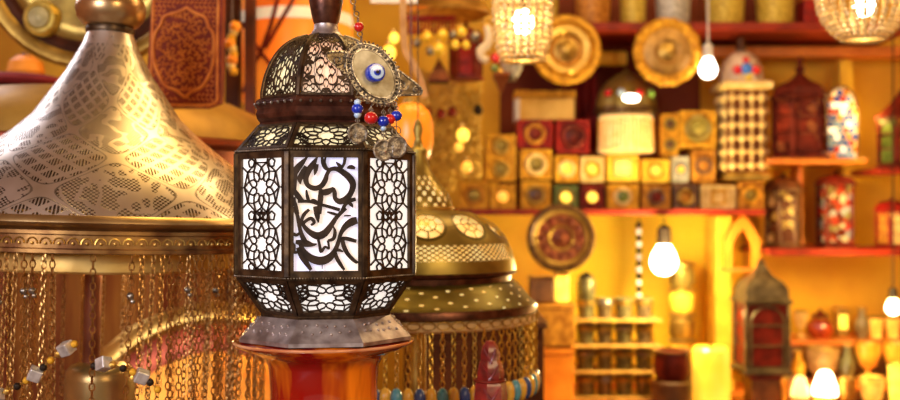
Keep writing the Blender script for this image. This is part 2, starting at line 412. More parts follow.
def panel(name, w0, y0, w1, y1, bt, bs, segs, gmat, lw=1.0, strokes=None, gname='glass'):
    """Pierced panel between two rings: frame bars, tracery and a lit glass behind it (a sub-part)."""
    f = facet(w0, y0, w1, y1); H = math.hypot((w1 - w0), (y1 - y0))
    tan = S8 / C8 * KX
    hw = lambda y: (w0 + (w1 - w0) * y / H) * tan
    g = lambda x, y, w=0.0: f(x, y / H, w)
    m = M(); T = .003
    def quad(pts):
        vs = [g(x, y, T) for x, y in pts] + [g(x, y, -.002) for x, y in pts]
        m.add(vs, [(0, 1, 2, 3), (7, 6, 5, 4)] + [(i, i + 4, (i + 1) % 4 + 4, (i + 1) % 4) for i in range(4)])
    e = .0
    quad([(-hw(0), 0), (hw(0), 0), (hw(bt), bt), (-hw(bt), bt)])
    quad([(-hw(H - bt), H - bt), (hw(H - bt), H - bt), (hw(H), H), (-hw(H), H)])
    for s in (-1, 1):
        quad([(s * hw(bt), bt), (s * (hw(bt) - bs), bt), (s * (hw(H - bt) - bs), H - bt), (s * hw(H - bt), H - bt)])
    inner = lambda y: hw(y) - bs + .3
    o = m.build(name, BRONZE, lan, False); m = M()
    for a, b in clip(segs, inner, bt - .3, H - bt + .3):
        m.ribbon([(a[0], a[1], lw), (b[0], b[1], lw)], lambda x, y, w: g(x, y, w), .0022)
    for st in strokes or []:
        m.ribbon(st, lambda x, y, w: g(x, y, w), .0028)
    m.build('tracery' if segs else 'calligraphy', TRACERY, o, False)
    gm = M().add([g(-hw(0) + 1, .5, -.004), g(hw(0) - 1, .5, -.004), g(hw(H) - 1, H - .5, -.004), g(-hw(H) + 1, H - .5, -.004),
                  g(-hw(0) + 1, .5, -.006), g(hw(0) - 1, .5, -.006), g(hw(H) - 1, H - .5, -.006), g(-hw(H) + 1, H - .5, -.006)],
                 [(0, 3, 2, 1), (4, 5, 6, 7), (0, 1, 5, 4), (1, 2, 6, 5), (2, 3, 7, 6), (3, 0, 4, 7)])
    gm.build(gname, gmat, o, False)
    return o
# main wall panels: tracery and calligraphy in turn
Y0, Y1 = 156.0, 272.0
HB, HT = 8.5, 6.0                                      # frame at bottom and top
seg = []
for cy_ in (33, 86):
    seg += rosette(0, cy_, 18.5, 10, 0, .98, 1, 1.32)
    for k in range(10):
        a = 2 * PI * (k + .5) / 10; seg.append(((24.4 * math.sin(a), cy_ - 24.4 * math.cos(a)), (33 * math.sin(a), cy_ - 33 * math.cos(a))))
for sx_ in (-1, 1):
    for yy in (10, 59.5, 108):
        for k in range(5):
            a = 2 * PI * k / 5; seg.append(((sx_ * 14 + 4.5 * math.sin(a), yy - 4.5 * math.cos(a)), (sx_ * 14 + 4.5 * math.sin(a + 2 * PI / 5), yy - 4.5 * math.cos(a + 2 * PI / 5))))
for k in range(5):
    a = 2 * PI * k / 5; seg.append(((6 * math.sin(a), 59.5 - 6 * math.cos(a)), (6 * math.sin(a + 4 * PI / 5), 59.5 - 6 * math.cos(a + 4 * PI / 5))))
side = panel('tracery_panel', 88, Y0, 88, Y1, 6, 6.6, seg, LIT_WHITE, .70)
for k in (1, 3, 5, 7):
    if k == 1: side.rotation_euler = (0, 0, k * PI / 4)
    else: cp(side, lan, k * PI / 4)
# calligraphy: brush strokes in panel pixels (x from the middle of the panel, y from its top)
A1 = lambda L: [((x / 5.88 + 286 - 327.5) / 1.05, (y / 5.88 + 146 - 212) / 1.095 + 212 - Y0, w / 6.1) for x, y, w in L]
A2 = lambda L: [((x / 5.55 + 286 - 327.5) / 1.05, (y / 5.55 + 208 - 212) / 1.095 + 212 - Y0, w / 5.8) for x, y, w in L]
raw = [
 A1([(142, 62, 3), (105, 105, 14), (72, 150, 17), (54, 200, 14), (62, 250, 11), (88, 295, 14), (118, 328, 9)]),
 A1([(132, 118, 9), (112, 160, 14), (98, 195, 13), (102, 226, 2)]),
 A1([(197, 62, 3), (172, 105, 14), (146, 145, 15), (131, 190, 14), (142, 230, 12), (178, 248, 13), (216, 236, 13), (240, 200, 13), (250, 165, 10), (268, 138, 10), (302, 133, 12), (342, 155, 15), (380, 190, 17), (396, 228, 16), (384, 275, 14), (358, 310, 16), (322, 326, 15), (296, 308, 11), (292, 272, 11), (283, 246, 8)]),
 A1([(190, 105, 12), (186, 140, 11), (180, 172, 2)]),
 A1([(288, 244, 6), (262, 264, 15), (232, 272, 16), (206, 258, 8)]),
 A1([(214, 262, 10), (214, 300, 14), (210, 345, 13), (205, 400, 12)]),
 A1([(222, 60, 6), (226, 100, 9), (242, 130, 9), (268, 138, 8)]),
 A1([(244, 60, 4), (236, 95, 7), (250, 128, 5)]),
 A1([(352, 62, 8), (346, 100, 8), (330, 138, 5), (345, 150, 6)]),
 A1([(300, 92, 2), (318, 112, 9), (335, 128, 6)]),
 A1([(362, 128, 4), (385, 122, 11), (408, 130, 6)]),
 A1([(86, 326, 8), (150, 326, 8), (205, 342, 8), (265, 358, 8), (322, 376, 9)]),
 A1([(134, 258, 4), (140, 300, 9), (152, 332, 6)]),
 A1([(150, 330, 4), (175, 320, 9), (200, 335, 5)]),
 A1([(412, 312, 9), (378, 322, 11), (352, 345, 9), (336, 380, 10)]),
 A1([(366, 330, 6), (386, 345, 9), (396, 362, 2)]),
 A1([(40, 300, 7), (70, 335, 9), (84, 400, 10)]),
 A2([(336, 0, 9), (288, 50, 10), (257, 97, 13), (226, 138, 17), (190, 155, 18), (152, 140, 14), (118, 106, 10), (102, 70, 8), (116, 34, 9), (142, 8, 7)]),
 A2([(48, -8, 8), (76, 30, 9), (86, 80, 9), (96, 130, 10), (112, 172, 12), (132, 198, 10)]),
 A2([(70, 188, 9), (120, 196, 17), (158, 204, 9), (182, 200, 3)]),
 A2([(94, 198, 9), (112, 242, 14), (152, 280, 18), (202, 294, 20), (246, 278, 18), (276, 240, 12), (296, 190, 10), (310, 140, 10), (336, 100, 15), (370, 76, 19), (396, 68, 16)]),
 A2([(84, 218, 11), (102, 265, 14), (130, 310, 12), (152, 345, 8)]),
 A2([(66, 198, 6), (48, 214, 7), (52, 240, 7), (74, 246, 7), (90, 226, 6)]),
 A2([(40, 136, 5), (72, 150, 8), (92, 138, 6)]),
 A2([(276, 240, 9), (286, 275, 10), (306, 312, 9), (328, 346, 6)]),
 A2([(316, 160, 8), (324, 210, 11), (346, 256, 10), (376, 290, 9), (400, 308, 7)]),
 A2([(306, 168, 6), (345, 172, 10), (392, 186, 8)]),
 A2([(186, 160, 7), (196, 205, 7), (204, 242, 8), (226, 216, 6), (246, 226, 5), (240, 180, 6)]),
 A2([(240, 182, 6), (270, 170, 9), (278, 132, 8), (268, 98, 2)]),
 A2([(268, 238, 6), (296, 234, 8), (322, 244, 3)]),
 A2([(210, 296, 2), (210, 340, 2)]),
 A2([(104, 92, 8), (126, 70, 8), (152, 58, 9), (168, 80, 8), (150, 96, 5)]),
 A2([(176, -10, 13), (184, 40, 13), (190, 82, 3)]),
 A2([(236, 22, 4), (272, 32, 7), (302, 44, 6)]),
 A2([(326, 44, 3), (345, 42, 4), (362, 42, 3)]),
]
strokes = [[(x, y, max(w * 1.14, .35)) for x, y, w in spline(st, 5)] for st in raw]
lim = 88 * KX * S8 / C8 - 6
strokes = [[(max(-lim, min(lim, x)), max(5, min(110, y)), w) for x, y, w in st] for st in strokes]
front = panel('calligraphy_panel', 88, Y0, 88, Y1, 6, 5.5, [], LIT_LAV, 1, strokes)
for k in (2, 4, 6): cp(front, lan, k * PI / 4)
# sloping shoulder and foot panels
Hs = math.hypot(21, 25)
sh = panel('shoulder_panel', 67, 129, 88, 154, 3.2, 4.0, rosette(0, Hs / 2, 13, 10, 0, 1.5, 1.0) + rosette(-27, Hs / 2 + 8, 9, 8, 0, 1, 1) + rosette(27, Hs / 2 + 8, 9, 8, 0, 1, 1), LIT_CREAM, .55)
for k in range(1, 8): cp(sh, lan, k * PI / 4)
Hl = math.hypot(24, 35)
lo = panel('foot_panel', 88, 274, 64, 309, 4.5, 5.5, rosette(0, Hl / 2, 16, 10, PI / 10, 1.35, .95) + rosette(-27, Hl / 2 - 6, 9, 8) + rosette(27, Hl / 2 - 6, 9, 8), LIT_WHITE, .62)
for k in range(1, 8): cp(lo, lan, k * PI / 4)
# beaded mouldings and corner posts
def bead_ring(hw, py, r, step, nm):
    m = M(); hw *= KX; L = 2 * hw * S8 / C8; n = int(L / step)
    for k in range(8):
        for i in range(n):
            p = Vector(((-L / 2 + (i + .5) * L / n) * s0, -(hw + .8) * s0, lz(py))); p.rotate(Matrix.Rotation(k * PI / 4, 3, 'Z')); m.sphere(p, r * s0, 6, 4)
    m.build(nm, SILVER, lan)
oct('upper_moulding', [(86, 152.5), (90, 153.2), (90.3, 155.2), (89, 156.5), (86, 156.5)], BRONZE)
oct('lower_moulding', [(86, 270.5), (89.5, 271), (90.3, 272.5), (90, 274.5), (86, 275.5)], BRONZE)
bead_ring(90, 154.4, .95, 2.6, 'upper_beading'); bead_ring(90, 272.8, .95, 2.6, 'lower_beading')
for k in range(8):
    a = PI / 8 + k * PI / 4
    R_ = 88.6 * KX * s0 / C8
    M().box(-.0045, .0045, -.0045, .0045, lz(Y1), lz(Y0)).build('corner_post', BRONZE, lan, False, .0015, (R_ * math.cos(a), R_ * math.sin(a), 0)).rotation_euler = (0, 0, a)
# collar and dome
oct('collar', [(60, 101), (66, 102), (70, 104.5), (71.5, 108), (70, 111), (69, 113), (70.5, 118), (69.5, 122), (66.5, 126), (68, 129), (60, 130)], BRONZE_RED)
bead_ring(70.6, 108, 1.7, 9, 'collar_studs')
DP = [(19, 38), (30, 42), (43, 51), (53, 64), (60, 80), (63.5, 95), (64, 102)]
dps = spline(DP, 4)
def dome_pt(u, v, w=0.0):                              # u -1..1 across the facet, v 0..1 top to bottom
    q = max(0, min(1, v)) * (len(dps) - 1); i = min(int(q), len(dps) - 2); t = q - i
    hw = dps[i][0] + (dps[i+1][0] - dps[i][0]) * t; py = dps[i][1] + (dps[i+1][1] - dps[i][1]) * t
    dx, dy = dps[i+1][0] - dps[i][0], dps[i+1][1] - dps[i][1]; d = math.hypot(dx, dy)
    return (u * hw * KX * s0 * S8 / C8, -(hw * KX * s0 + w * dy / d), lz(py) + w * dx / d)
def dome_panel(gmat):
    m = M()
    dseg = rosette(0, .66, .20, 8, 0, 1.9, 1.0, 1.3)
    for jx, jy, rr in ((-.62, .86, .12), (.62, .86, .12), (-.7, .42, .13), (.7, .42, .13), (0, .34, .11), (-.85, .64, .1), (.85, .64, .1), (-.45, .2, .09), (.45, .2, .09), (0, .14, .08), (0, .95, .08)): dseg += rosette(jx, jy, rr, 6, 0, 2.1, 1, 1.4)
    for a, b in clip(dseg, lambda y: .88, .07, .94):
        N = 3
        m.ribbon([(a[0] + (b[0] - a[0]) * i / N, a[1] + (b[1] - a[1]) * i / N, .0105) for i in range(N + 1)], lambda u, v, w: dome_pt(u, v, w), .002)
    for v0, v1, u0, u1 in ((.0, .07, -1, 1), (.93, 1, -1, 1), (0, 1, -1, -.86), (0, 1, .86, 1)):
        N = 10; vs = []
        for i in range(N + 1):
            v = v0 + (v1 - v0) * i / N
            for u, w in ((u0, .0025), (u1, .0025), (u1, -.001), (u0, -.001)): vs.append(dome_pt(u, v, w))
        m.add(vs, [(4*i + k, 4*i + (k+1) % 4, 4*i + 4 + (k+1) % 4, 4*i + 4 + k) for i in range(N) for k in range(4)])
    o = m.build('dome_panel', BRONZE, lan, False)
    g = M(); N = 12; vs = []
    for i in range(N + 1):
        for u in (-.97, .97): vs.append(dome_pt(u, i / N, -.003))
    g.add(vs, [(2*i, 2*i + 1, 2*i + 3, 2*i + 2) for i in range(N)]).build('glass', gmat, o)
    return o
dp = dome_panel(LIT_PINK); dq = dome_panel(LIT_CREAM); dq.rotation_euler = (0, 0, PI / 4)
for k in (2, 4, 6): cp(dp, lan, k * PI / 4)
for k in (3, 5, 7): cp(dq, lan, k * PI / 4)
m = M()
for k in range(8):
    a = PI / 8 + k * PI / 4
    m.tube([(hw * KX * s0 / C8 * math.cos(a), hw * KX * s0 / C8 * math.sin(a), lz(py)) for hw, py in dps], .0042, 6)
m.build('dome_ribs', BRONZE, lan)
M().lathe([(0, lz(25)), (12 * s0, lz(25)), (12 * s0, lz(29)), (15 * s0, lz(34)), (21 * s0, lz(38.5)), (22 * s0, lz(40))][::-1], 24).build('neck', PEWTER, lan)
M().lathe([(r * s0, lz(y)) for r, y in [(11, 26), (13, 22), (15, 12), (17, 2), (17.5, -10), (15, -16), (6, -20), (0, -20)]], 24).build('finial', BRONZE_RED, lan)
M().torus((0, 0, lz(-32)), 12 * s0, 2.2 * s0).build('carrying_ring', BRONZE, lan)

# orange pedestal
COUNTER = .85
pt = thing('pedestal', 'glossy orange and red flared pedestal under the octagonal lantern', 'stand', (X(324, D0), D0, COUNTER))
pz = lambda py: Z(py, D0) - COUNTER
M().lathe([(r * s0, z) for r, z in [(0, pz(337.4)), (82, pz(337.4)), (88, pz(338.5)), (89.5, pz(341)), (86, pz(344)), (72, pz(349)), (60, pz(355)), (55, pz(364)), (53, pz(390)), (54, pz(440)), (66, pz(490)), (80, .02), (82, .0), (0, .0)]], 48).build('body', PEDESTAL, pt)
M().torus((0, 0, pz(339.6)), 89 * s0, 1.5 * s0, 'z', 48).build('rim', pm('amber rim', (.95, .5, .25), (.6, .18, .06), .1, .15, 12, 0, 1), pt)
ct = thing('counter', 'wooden counter under the orange pedestal and red figure', 'counter', (0, 1.6, 0))
M().box(-.75, .75, -.35, .35, COUNTER - .04, COUNTER).build('worktop', BROWN, ct, False, .004)
M().box(-.70, .70, -.3, .3, 0, COUNTER - .04).build('body', DARK_RED, ct, False, .004)

# red carved figure in front of the beaded lantern
DF_ = 1.80; sf = DF_ / FX
fg = thing('carved_figure', 'red carved wooden figure with pointed hood before the bronze lantern chains', 'figurine', (X(490, DF_), DF_, COUNTER))
fz = lambda py: Z(py, DF_) - COUNTER
REDW = pm('carved red wood', (.36, .022, .014), (.13, .008, .006), 0, .4, 40, .5, .3)
M().lathe([(r * sf, z) for r, z in [(0, fz(340)), (4, fz(341)), (8, fz(346)), (10.5, fz(354)), (10, fz(360)), (12, fz(363)), (14.5, fz(374)), (13.5, fz(379)), (16.5, fz(384)), (18, fz(405)), (21, fz(460)), (22, .0), (0, 0)]], 7).build('body', REDW, fg)
m = M()
m.torus((0, 0, fz(380)), 15 * sf, 1.4 * sf, 'z', 20); m.build('cord_belt', DARK_RED, fg)
m = M()
for a0, y0, a1, y1 in ((-2.2, 348, -1.4, 362), (-1.0, 348, -1.6, 362), (-2.3, 364, -1.3, 377), (-.9, 364, -1.7, 378), (-2.0, 386, -1.2, 404), (-1.0, 386, -1.8, 404)):
    pts = []
    for i in range(6):
        t = i / 5; a = a0 + (a1 - a0) * t; y = y0 + (y1 - y0) * t; r = (9.5 + (y - 346) * .155) * sf
        pts.append((r * math.cos(a), r * math.sin(a), fz(y)))
    m.tube(pts, 1.0 * sf, 5)
m.build('carved_folds', REDW, fg)

# ================================================================ evil eye ornament
DE = 1.405; se = DE / FX
ey = thing('evil_eye_ornament', 'silver evil eye pendant with blue eye, beads and coins hanging before lantern dome', 'ornament', (X(373, DE), DE, Z(74, DE)), rz=.36)
E = lambda px, py, y=0.0: ((px - 373) * se, y, -(py - 74) * se)
th_ = math.radians(-50)
def ell(a, b, t): 
    u, w = a * math.cos(t), b * math.sin(t)
    return (u * math.cos(th_) - w * math.sin(th_), u * math.sin(th_) + w * math.cos(th_))
def ell_pts(a, b, y, n=48): return [(ell(a * se, b * se, 2 * PI * k / n)[0], y, ell(a * se, b * se, 2 * PI * k / n)[1]) for k in range(n)]
M().prism([(p[0], p[2]) for p in ell_pts(33, 24, 0)], -.001, .004).build('back_plate', SILVER, ey, True)
M().prism([(p[0], p[2]) for p in ell_pts(26, 17, 0)], -.004, -.0012).build('shell_inlay', SHELL, ey, True)
m = M(); m.tube(ell_pts(27, 18, -.0035), .0016, 6, True); m.tube(ell_pts(33, 24, -.002), .0014, 6, True); m.build('twisted_rim', SILVER, ey)
m = M()
for k in range(40):
    p = ell(30 * se, 21 * se, 2 * PI * k / 40); m.sphere((p[0], -.0028, p[1]), .0019, 6, 4)
for k in range(44):
    p = ell(35.3 * se, 26.3 * se, 2 * PI * k / 44); m.sphere((p[0], 0, p[1]), .0018, 6, 4)
m.build('rim_beading', SILVER, ey)
for k in range(8):
    t0 = 2 * PI * (k + .5) / 8; pts = []
    for i in range(14):
        a = i / 13 * 4.6; r = 3.6 * (1 - i / 16)
        c_ = ell(33.5, 24.5, t0); pts.append(((c_[0] + r * math.cos(a + t0)) * se, -.003, (c_[1] + r * math.sin(a + t0)) * se))
    M().tube(pts, .0013, 5).build('filigree_scroll', SILVER, ey)
eb = M().lathe([(r * se, h * se) for r, h in [(9.4, 3), (9.8, 6), (9.4, 12), (8.4, 14), (0, 14.6)]], 28, 0, 'y').build('eye_bead', BLUE, ey)
M().lathe([(r * se, h * se) for r, h in [(7.0, 13.5), (7.0, 14.6), (6.4, 15.3), (0, 15.7)]], 24, 0, 'y').build('pale_ring', LBLUE, eb)
M().lathe([(r * se, h * se) for r, h in [(3.6, 15.2), (3.5, 16.1), (0, 16.4)]], 18, 0, 'y').build('iris', BLUE, eb)
M().lathe([(r * se, h * se) for r, h in [(1.9, 16), (1.8, 16.8), (0, 17)]], 14, 0, 'y').build('pupil', DARK, eb)
def wing(pts, curls):
    m = M(); P = spline([(*p, 0) for p in pts], 5)
    poly = [((x - 373) * se, -(y - 74) * se) for x, y, _ in P[:-1]]
    w = M().prism(poly, -.0006, .0014).build('wing', pm('wing silver', (.22, .16, .10), (.07, .05, .03), .9, .38, 80, .4), ey, False)
    m.tube([(x, -.001, z) for x, z in poly], .0016, 6, True)
    for cx_, cy_, R_, sg_ in curls:
        m.tube([E(cx_ + R_ * (1 - i / 22) * math.cos(sg_ * i * .45), cy_ + R_ * (1 - i / 22) * math.sin(sg_ * i * .45), -.002) for i in range(20)], .0011, 5)
    for i in range(0, len(poly), 2): m.sphere((poly[i][0], -.002, poly[i][1]), .0017, 6, 4)
    m.build('wire_border', SILVER, w)
wing([(395, 66), (404, 72), (416, 80), (424, 87), (423, 92), (414, 93), (403, 94), (396, 92), (392, 84), (393, 73), (395, 66)], [(404, 84, 6, 1), (418, 88, 4, -1), (397, 75, 3, 1)])
wing([(352, 56), (345, 54), (334, 54), (326, 56), (326, 61), (333, 67), (342, 73), (350, 78), (353, 70), (352, 56)], [(337, 62, 5.5, 1), (347, 67, 5, -1), (347, 59, 3, 1)])
# upper chain with its red bead
m = M()
cpts = [(361, 40), (359.5, 35), (357.5, 21), (356, 15), (354, 9), (352.5, 3), (351, -3), (350, -9), (348.5, -15), (347, -21), (346, -27), (345, -33)]
for i, (a, b) in enumerate(cpts): m.torus(E(a, b, 0), 2.6 * se, .6 * se, 'y' if i % 2 else 'x', 12, 5)
m.build('hanging_chain', SILVER, ey)
M().sphere(E(358.5, 28, 0), 5 * se, 14, 9).build('red_bead', REDBEAD, ey)
def dangle(px, top, items):
    d = M().tube([E(px, top), E(px, items[-1][1])], .0007, 5).build('dangle', SILVER, ey)
    for nm, py, r, mat in items:
        if nm == 'coin':
            M().lathe([(0, -.0008), (r * se, -.0008), (r * se, .0008), (r * .86 * se, .0014), (r * .80 * se, .0008), (r * .4 * se, .0010), (r * .3 * se, .0015), (0, .0015)], 22, 0, 'y', E(px, py, -.001)).build('coin', COIN, d)
        elif nm == 'ring': M().torus(E(px, py), r * se, .5 * se).build('ring', mat, d)
        else: M().sphere(E(px, py), r * se, 14, 9, (1, 1, .9)).build('bead', mat, d)
dangle(357, 99, [('bead', 103, 3.6, LBLUE), ('bead', 109.5, 6, BLUE), ('bead', 115.5, 3.6, LBLUE), ('ring', 121, 2, SILVER), ('coin', 134, 10.5, SILVER)])
dangle(371, 106, [('ring', 110, 2, SILVER), ('bead', 118, 7, REDBEAD)])
dangle(384, 108, [('ring', 112, 2, SILVER), ('bead', 121, 6.4, BLUE), ('bead', 128, 3, LBLUE), ('ring', 134, 2.5, SILVER), ('coin', 150, 11, SILVER)])
dangle(391, 106, [('ring', 110, 2, SILVER), ('bead', 118.5, 5.8, REDBEAD)])
dangle(397.5, 101, [('ring', 107, 2, SILVER), ('bead', 115, 6, BLUE), ('ring', 130, 4.5, SILVER), ('coin', 146, 11.5, SILVER)])

# ================================================================ chain links
def chain_mesh(length, a, b, r, pitch, name, mat, parent, loc, extra=None):
    m = M(); n = int(length / pitch)
    for i in range(n):
        m.torus((0, 0, -a - i * pitch), 1.0, r, 'y' if i % 2 else 'x', 8, 4, b, a)
    return m.build(name, mat, parent, True, 0, loc)

# ================================================================ conical chandelier at left
DC = 1.95; sc = DC / FX
co = thing('hanging_chandelier', 'large engraved conical brass lantern with chain fringe left of the octagonal lantern', 'lantern', (X(105, DC), DC, Z(222, DC)))
co.rotation_euler = (0, math.radians(1.6), 0)
cz = lambda py: (222 - py) * sc
M().lathe([(r * sc, cz(y)) for r, y in [(22, 33), (26, 45), (34, 60), (42, 75), (53, 91), (71, 118), (88, 134), (108, 150), (129, 166), (150, 188), (164, 207), (169, 216)]], 72).build('cone_shade', CONE_METAL, co)
M().lathe([(r * sc, cz(y)) for r, y in [(18, 34), (22, 46), (30, 62), (49, 93), (67, 120), (84, 137), (104, 153), (125, 169), (146, 191), (160, 210)]], 60).build('dark_lining', pm('shade lining', (.10, .045, .018), (.04, .018, .008), .2, .6, 20), co)  # added lining; its dark colour stands in for the shaded interior
M().lathe([(r * sc, cz(y)) for r, y in [(168, 214), (172, 217), (173, 220), (170, 223), (165, 224), (162, 226), (160, 227)]], 72).build('rolled_rim', pm('rim brass', (.62, .44, .20), (.30, .17, .06), .9, .34, 9, .1), co)
BANDM = pm('embossed brass band', (.46, .25, .08), (.16, .065, .022), .88, .40, 24, .2)
bd = M().lathe([(r * sc, cz(y)) for r, y in [(160, 226), (163, 227), (163, 230), (160, 231), (160, 242), (163, 243), (163, 246), (159, 247), (157, 240), (157, 226)]], 72).build('band', BANDM, co)
m = M()
for k in range(90):
    a = 2 * PI * k / 90; c_ = Vector((160.5 * sc * math.cos(a), 160.5 * sc * math.sin(a), cz(238.5)))
    t = Vector((-math.sin(a), math.cos(a), 0)); 
    m.tube([c_ + t * (4.6 * sc * math.cos(q)) + Vector((0, 0, 5.2 * sc * math.sin(q))) for q in [PI * i / 7 for i in range(8)]], .0013, 4)
    m.sphere(c_ + Vector((0, 0, .001)), .0028, 6, 4)
m.build('scallop_relief', BRASS, bd)
M().lathe([(r * sc, cz(y)) for r, y in [(124, 246), (126, 246), (128, 250), (128, 264), (126, 266), (124, 266), (124, 246)]], 60).build('inner_ring', pm('bright ring brass', (.9, .62, .2), (.7, .4, .09), .6, .4, 14), co)
m = M()
for k in range(4):
    a = PI / 4 + k * PI / 2; m.tube([(124 * sc * math.cos(a), 124 * sc * math.sin(a), cz(250)), (160 * sc * math.cos(a), 160 * sc * math.sin(a), cz(236))], .004, 6)
for k in range(2):
    a = PI / 4 + k * PI / 2; m.tube([(126 * sc * math.cos(a), 126 * sc * math.sin(a), cz(252)), (-126 * sc * math.cos(a), -126 * sc * math.sin(a), cz(252))], .005, 6)
m.build('brackets', OLD_BRASS, co)
M().lathe([(r * sc, cz(y)) for r, y in [(20, 27), (23, 28), (24, 31), (23, 34), (20, 35)]], 28).build('neck_ring', BRONZE, co)
M().lathe([(r * sc, cz(y)) for r, y in [(20, 28), (27, 25), (32, 19), (34, 10), (33, 3), (29, -3), (22, -8), (12, -11), (7, -14), (5, -30), (8, -36), (0, -40)]], 36).build('finial', pm('finial brass', (.70, .47, .22), (.26, .13, .06), .9, .3, 9, .05), co)
M().tube([(0, 0, cz(-40)), (0, 0, 2.9 - Z(222, DC) - .004)], .006, 8).build('suspension_rod', BRONZE, co)
M().tube([(-10 * sc, 0, cz(200)), (-10 * sc, 0, cz(378))], .0165, 14).build('centre_pole', pm('copper pole', (.36, .12, .06), (.16, .045, .022), .4, .3, 10), co)
M().lathe([(r * sc, cz(y)) for r, y in [(0, 362), (18, 362), (28, 365), (33, 371), (34, 378), (34, 400), (36, 402), (36, 408), (30, 414), (12, 426), (0, 428)]], 32).build('bottom_cup', pm('satin brass', (.66, .47, .20), (.40, .25, .09), .8, .32, 9), co)
ch0 = chain_mesh(.33, .0078, .0044, .00125, .0128, 'chain', CHAIN, co, (0, 0, 0))
ch0.name = 'chain'
place = []
for k in range(62):
    a = -PI + PI * (k + .5) / 62 + random.uniform(-.008, .008); place.append((160, a, 246))
place = [p for p in place if not (-1.45 < p[1] < -1.13) or -1.33 < p[1] < -1.27]
for k in range(10): place.append((160, PI * (k + .5) / 10, 246))
place += [(127, a, 263) for a in [2 * PI * (k + .5) / 38 - PI for k in range(36)] if not -1.52 < a < -1.04]
for i, (r, a, y) in enumerate(place):
    loc = (r * sc * math.cos(a), r * sc * math.sin(a), cz(y))
    c = ch0 if i == 0 else cp(ch0, co)
    c.location = loc; c.rotation_euler = (random.uniform(-.02, .02), random.uniform(-.02, .02), random.uniform(0, PI)); c.scale = (1, 1, random.uniform(.9, 1.03))
    if i in (15, 18, 20, 23, 26, 29, 30, 34, 40, 44):
        dz = random.uniform(.062, .080)
        M().sphere((0, 0, -dz), .0062, 8, 6).build('bead', SILVER, c); M().sphere((.004, -.002, -dz - .009), .0042, 8, 6).build('bead', SILVER, c)

# garlands of silver cubes and beads across the fringe
def garland(label, pts, D):
    t = thing('hanging_garland', label, 'garland', (X(pts[0][0], D), D, Z(pts[0][1], D)), 'silver cube garlands in the chain fringe')
    P = [((px - pts[0][0]) * D / FX, 0, -(py - pts[0][1]) * D / FX) for px, py in spline(pts, 8)]
    M().tube(P, .0012, 5).build('string', OLD_BRASS, t)
    last = 0; i = 0
    for k in range(len(P)):
        if k and (Vector(P[k]) - Vector(P[last])).length < .013: continue
        last = k; i += 1
        if i % 4 == 2:
            r = .010; b = M().box(-r, r, -r, r, -r, r).build('cube_bead', pm('pale silver', (.85, .82, .78), (.5, .46, .42), .6, .35, 60, .1), t, False, .002, P[k]); b.rotation_euler = (.3, .4, .7 + i)
        else: M().sphere((0, 0, 0), .0062, 8, 6).build('round_bead', [BRASS, DARK, GOLD_CLAY][i % 3], t, loc=P[k])
garland('beaded garland of silver cubes rising left of the brass centre pole', [(-12, 398), (14, 388), (38, 372), (58, 354), (78, 342)], 1.585)
garland('short beaded garland of silver cubes right of the brass centre pole', [(94, 366), (108, 364), (128, 370), (146, 379), (160, 392)], 1.585)

# ================================================================ round bronze lantern behind
DB = 2.2; sb = DB / FX
rb = thing('hanging_lantern', 'round olive brass dome lantern with lit flower piercings behind octagonal lantern', 'lantern', (X(418, DB), DB, Z(268, DB)))
bz = lambda py: (268 - py) * sb
def rl(nm, pr, mat, n=64, par=rb): return M().lathe([(r * sb, bz(y)) for r, y in pr], n).build(nm, mat, par)
rl('finial', [(0, 118), (3, 122), (5, 130), (3, 138), (5, 146), (9, 150), (9, 153)], OLIVE_BRASS, 24)
rl('upper_tier', [(8, 152), (10, 162), (14, 172), (22, 183), (31, 194), (34, 203), (35, 209)], TIER_METAL, 48)
rl('tier_liner', [(5, 158), (8, 168), (17, 183), (27, 195), (30, 209)], LINER, 32)
rl('tier_rim', [(33, 206), (36.5, 207.5), (36.5, 210.5), (33, 212)], OLD_BRASS, 48)
rl('dome', [(34, 210), (52, 212), (66, 217), (78, 225), (88, 237), (94, 250), (97, 262), (98, 269)], DOME_METAL, 72)
rl('dome_liner', [(30, 213), (60, 219), (76, 229), (86, 243), (92, 258), (94, 268)], LINER, 48)
rl('red_band', [(95, 268), (99, 269), (98, 272), (93, 274), (93, 280), (97, 281)], BRONZE_RED)
rl('flange', [(95, 279), (98, 281), (104, 287), (111, 296), (116, 300), (117, 302)], FLANGE_METAL)
rl('flange_liner', [(92, 281), (101, 288), (110, 298), (111, 302)], LINER)
rl('dark_rim', [(112, 301), (118, 301), (119, 303), (119, 308), (116, 310), (112, 309)], BRONZE_RED)
rl('cream_ring', [(112, 309), (116, 310), (118, 312), (118, 318), (115, 320), (112, 319), (112, 309)], pm('pale ring brass', (.85, .66, .38), (.62, .42, .18), .3, .45, 20))
m = M()
for k in range(56):
    a = 2 * PI * k / 56; c_ = Vector((119.5 * sb * math.cos(a), 119.5 * sb * math.sin(a), bz(313))); t = Vector((-math.sin(a), math.cos(a), 0))
    m.tube([c_ + t * (6 * sb * math.cos(q)) + Vector((0, 0, 3.5 * sb * math.sin(q))) for q in [2 * PI * i / 10 for i in range(10)]], .0011, 4, True)
m.build('wire_rings', OLD_BRASS, rb)
M().tube([(0, 0, bz(118)), (0, 0, 2.9 - Z(268, DB) - .004)], .0012, 6).build('suspension_rod', BRONZE, rb)
M().tube([(0, 0, bz(280)), (0, 0, bz(395))], .018, 12).build('centre_pole', OLD_BRASS, rb)
cy0 = chain_mesh(51 * sb, .0085, .0046, .0016, .0135, 'chain', CHAIN_Y, rb, (0, 0, 0))
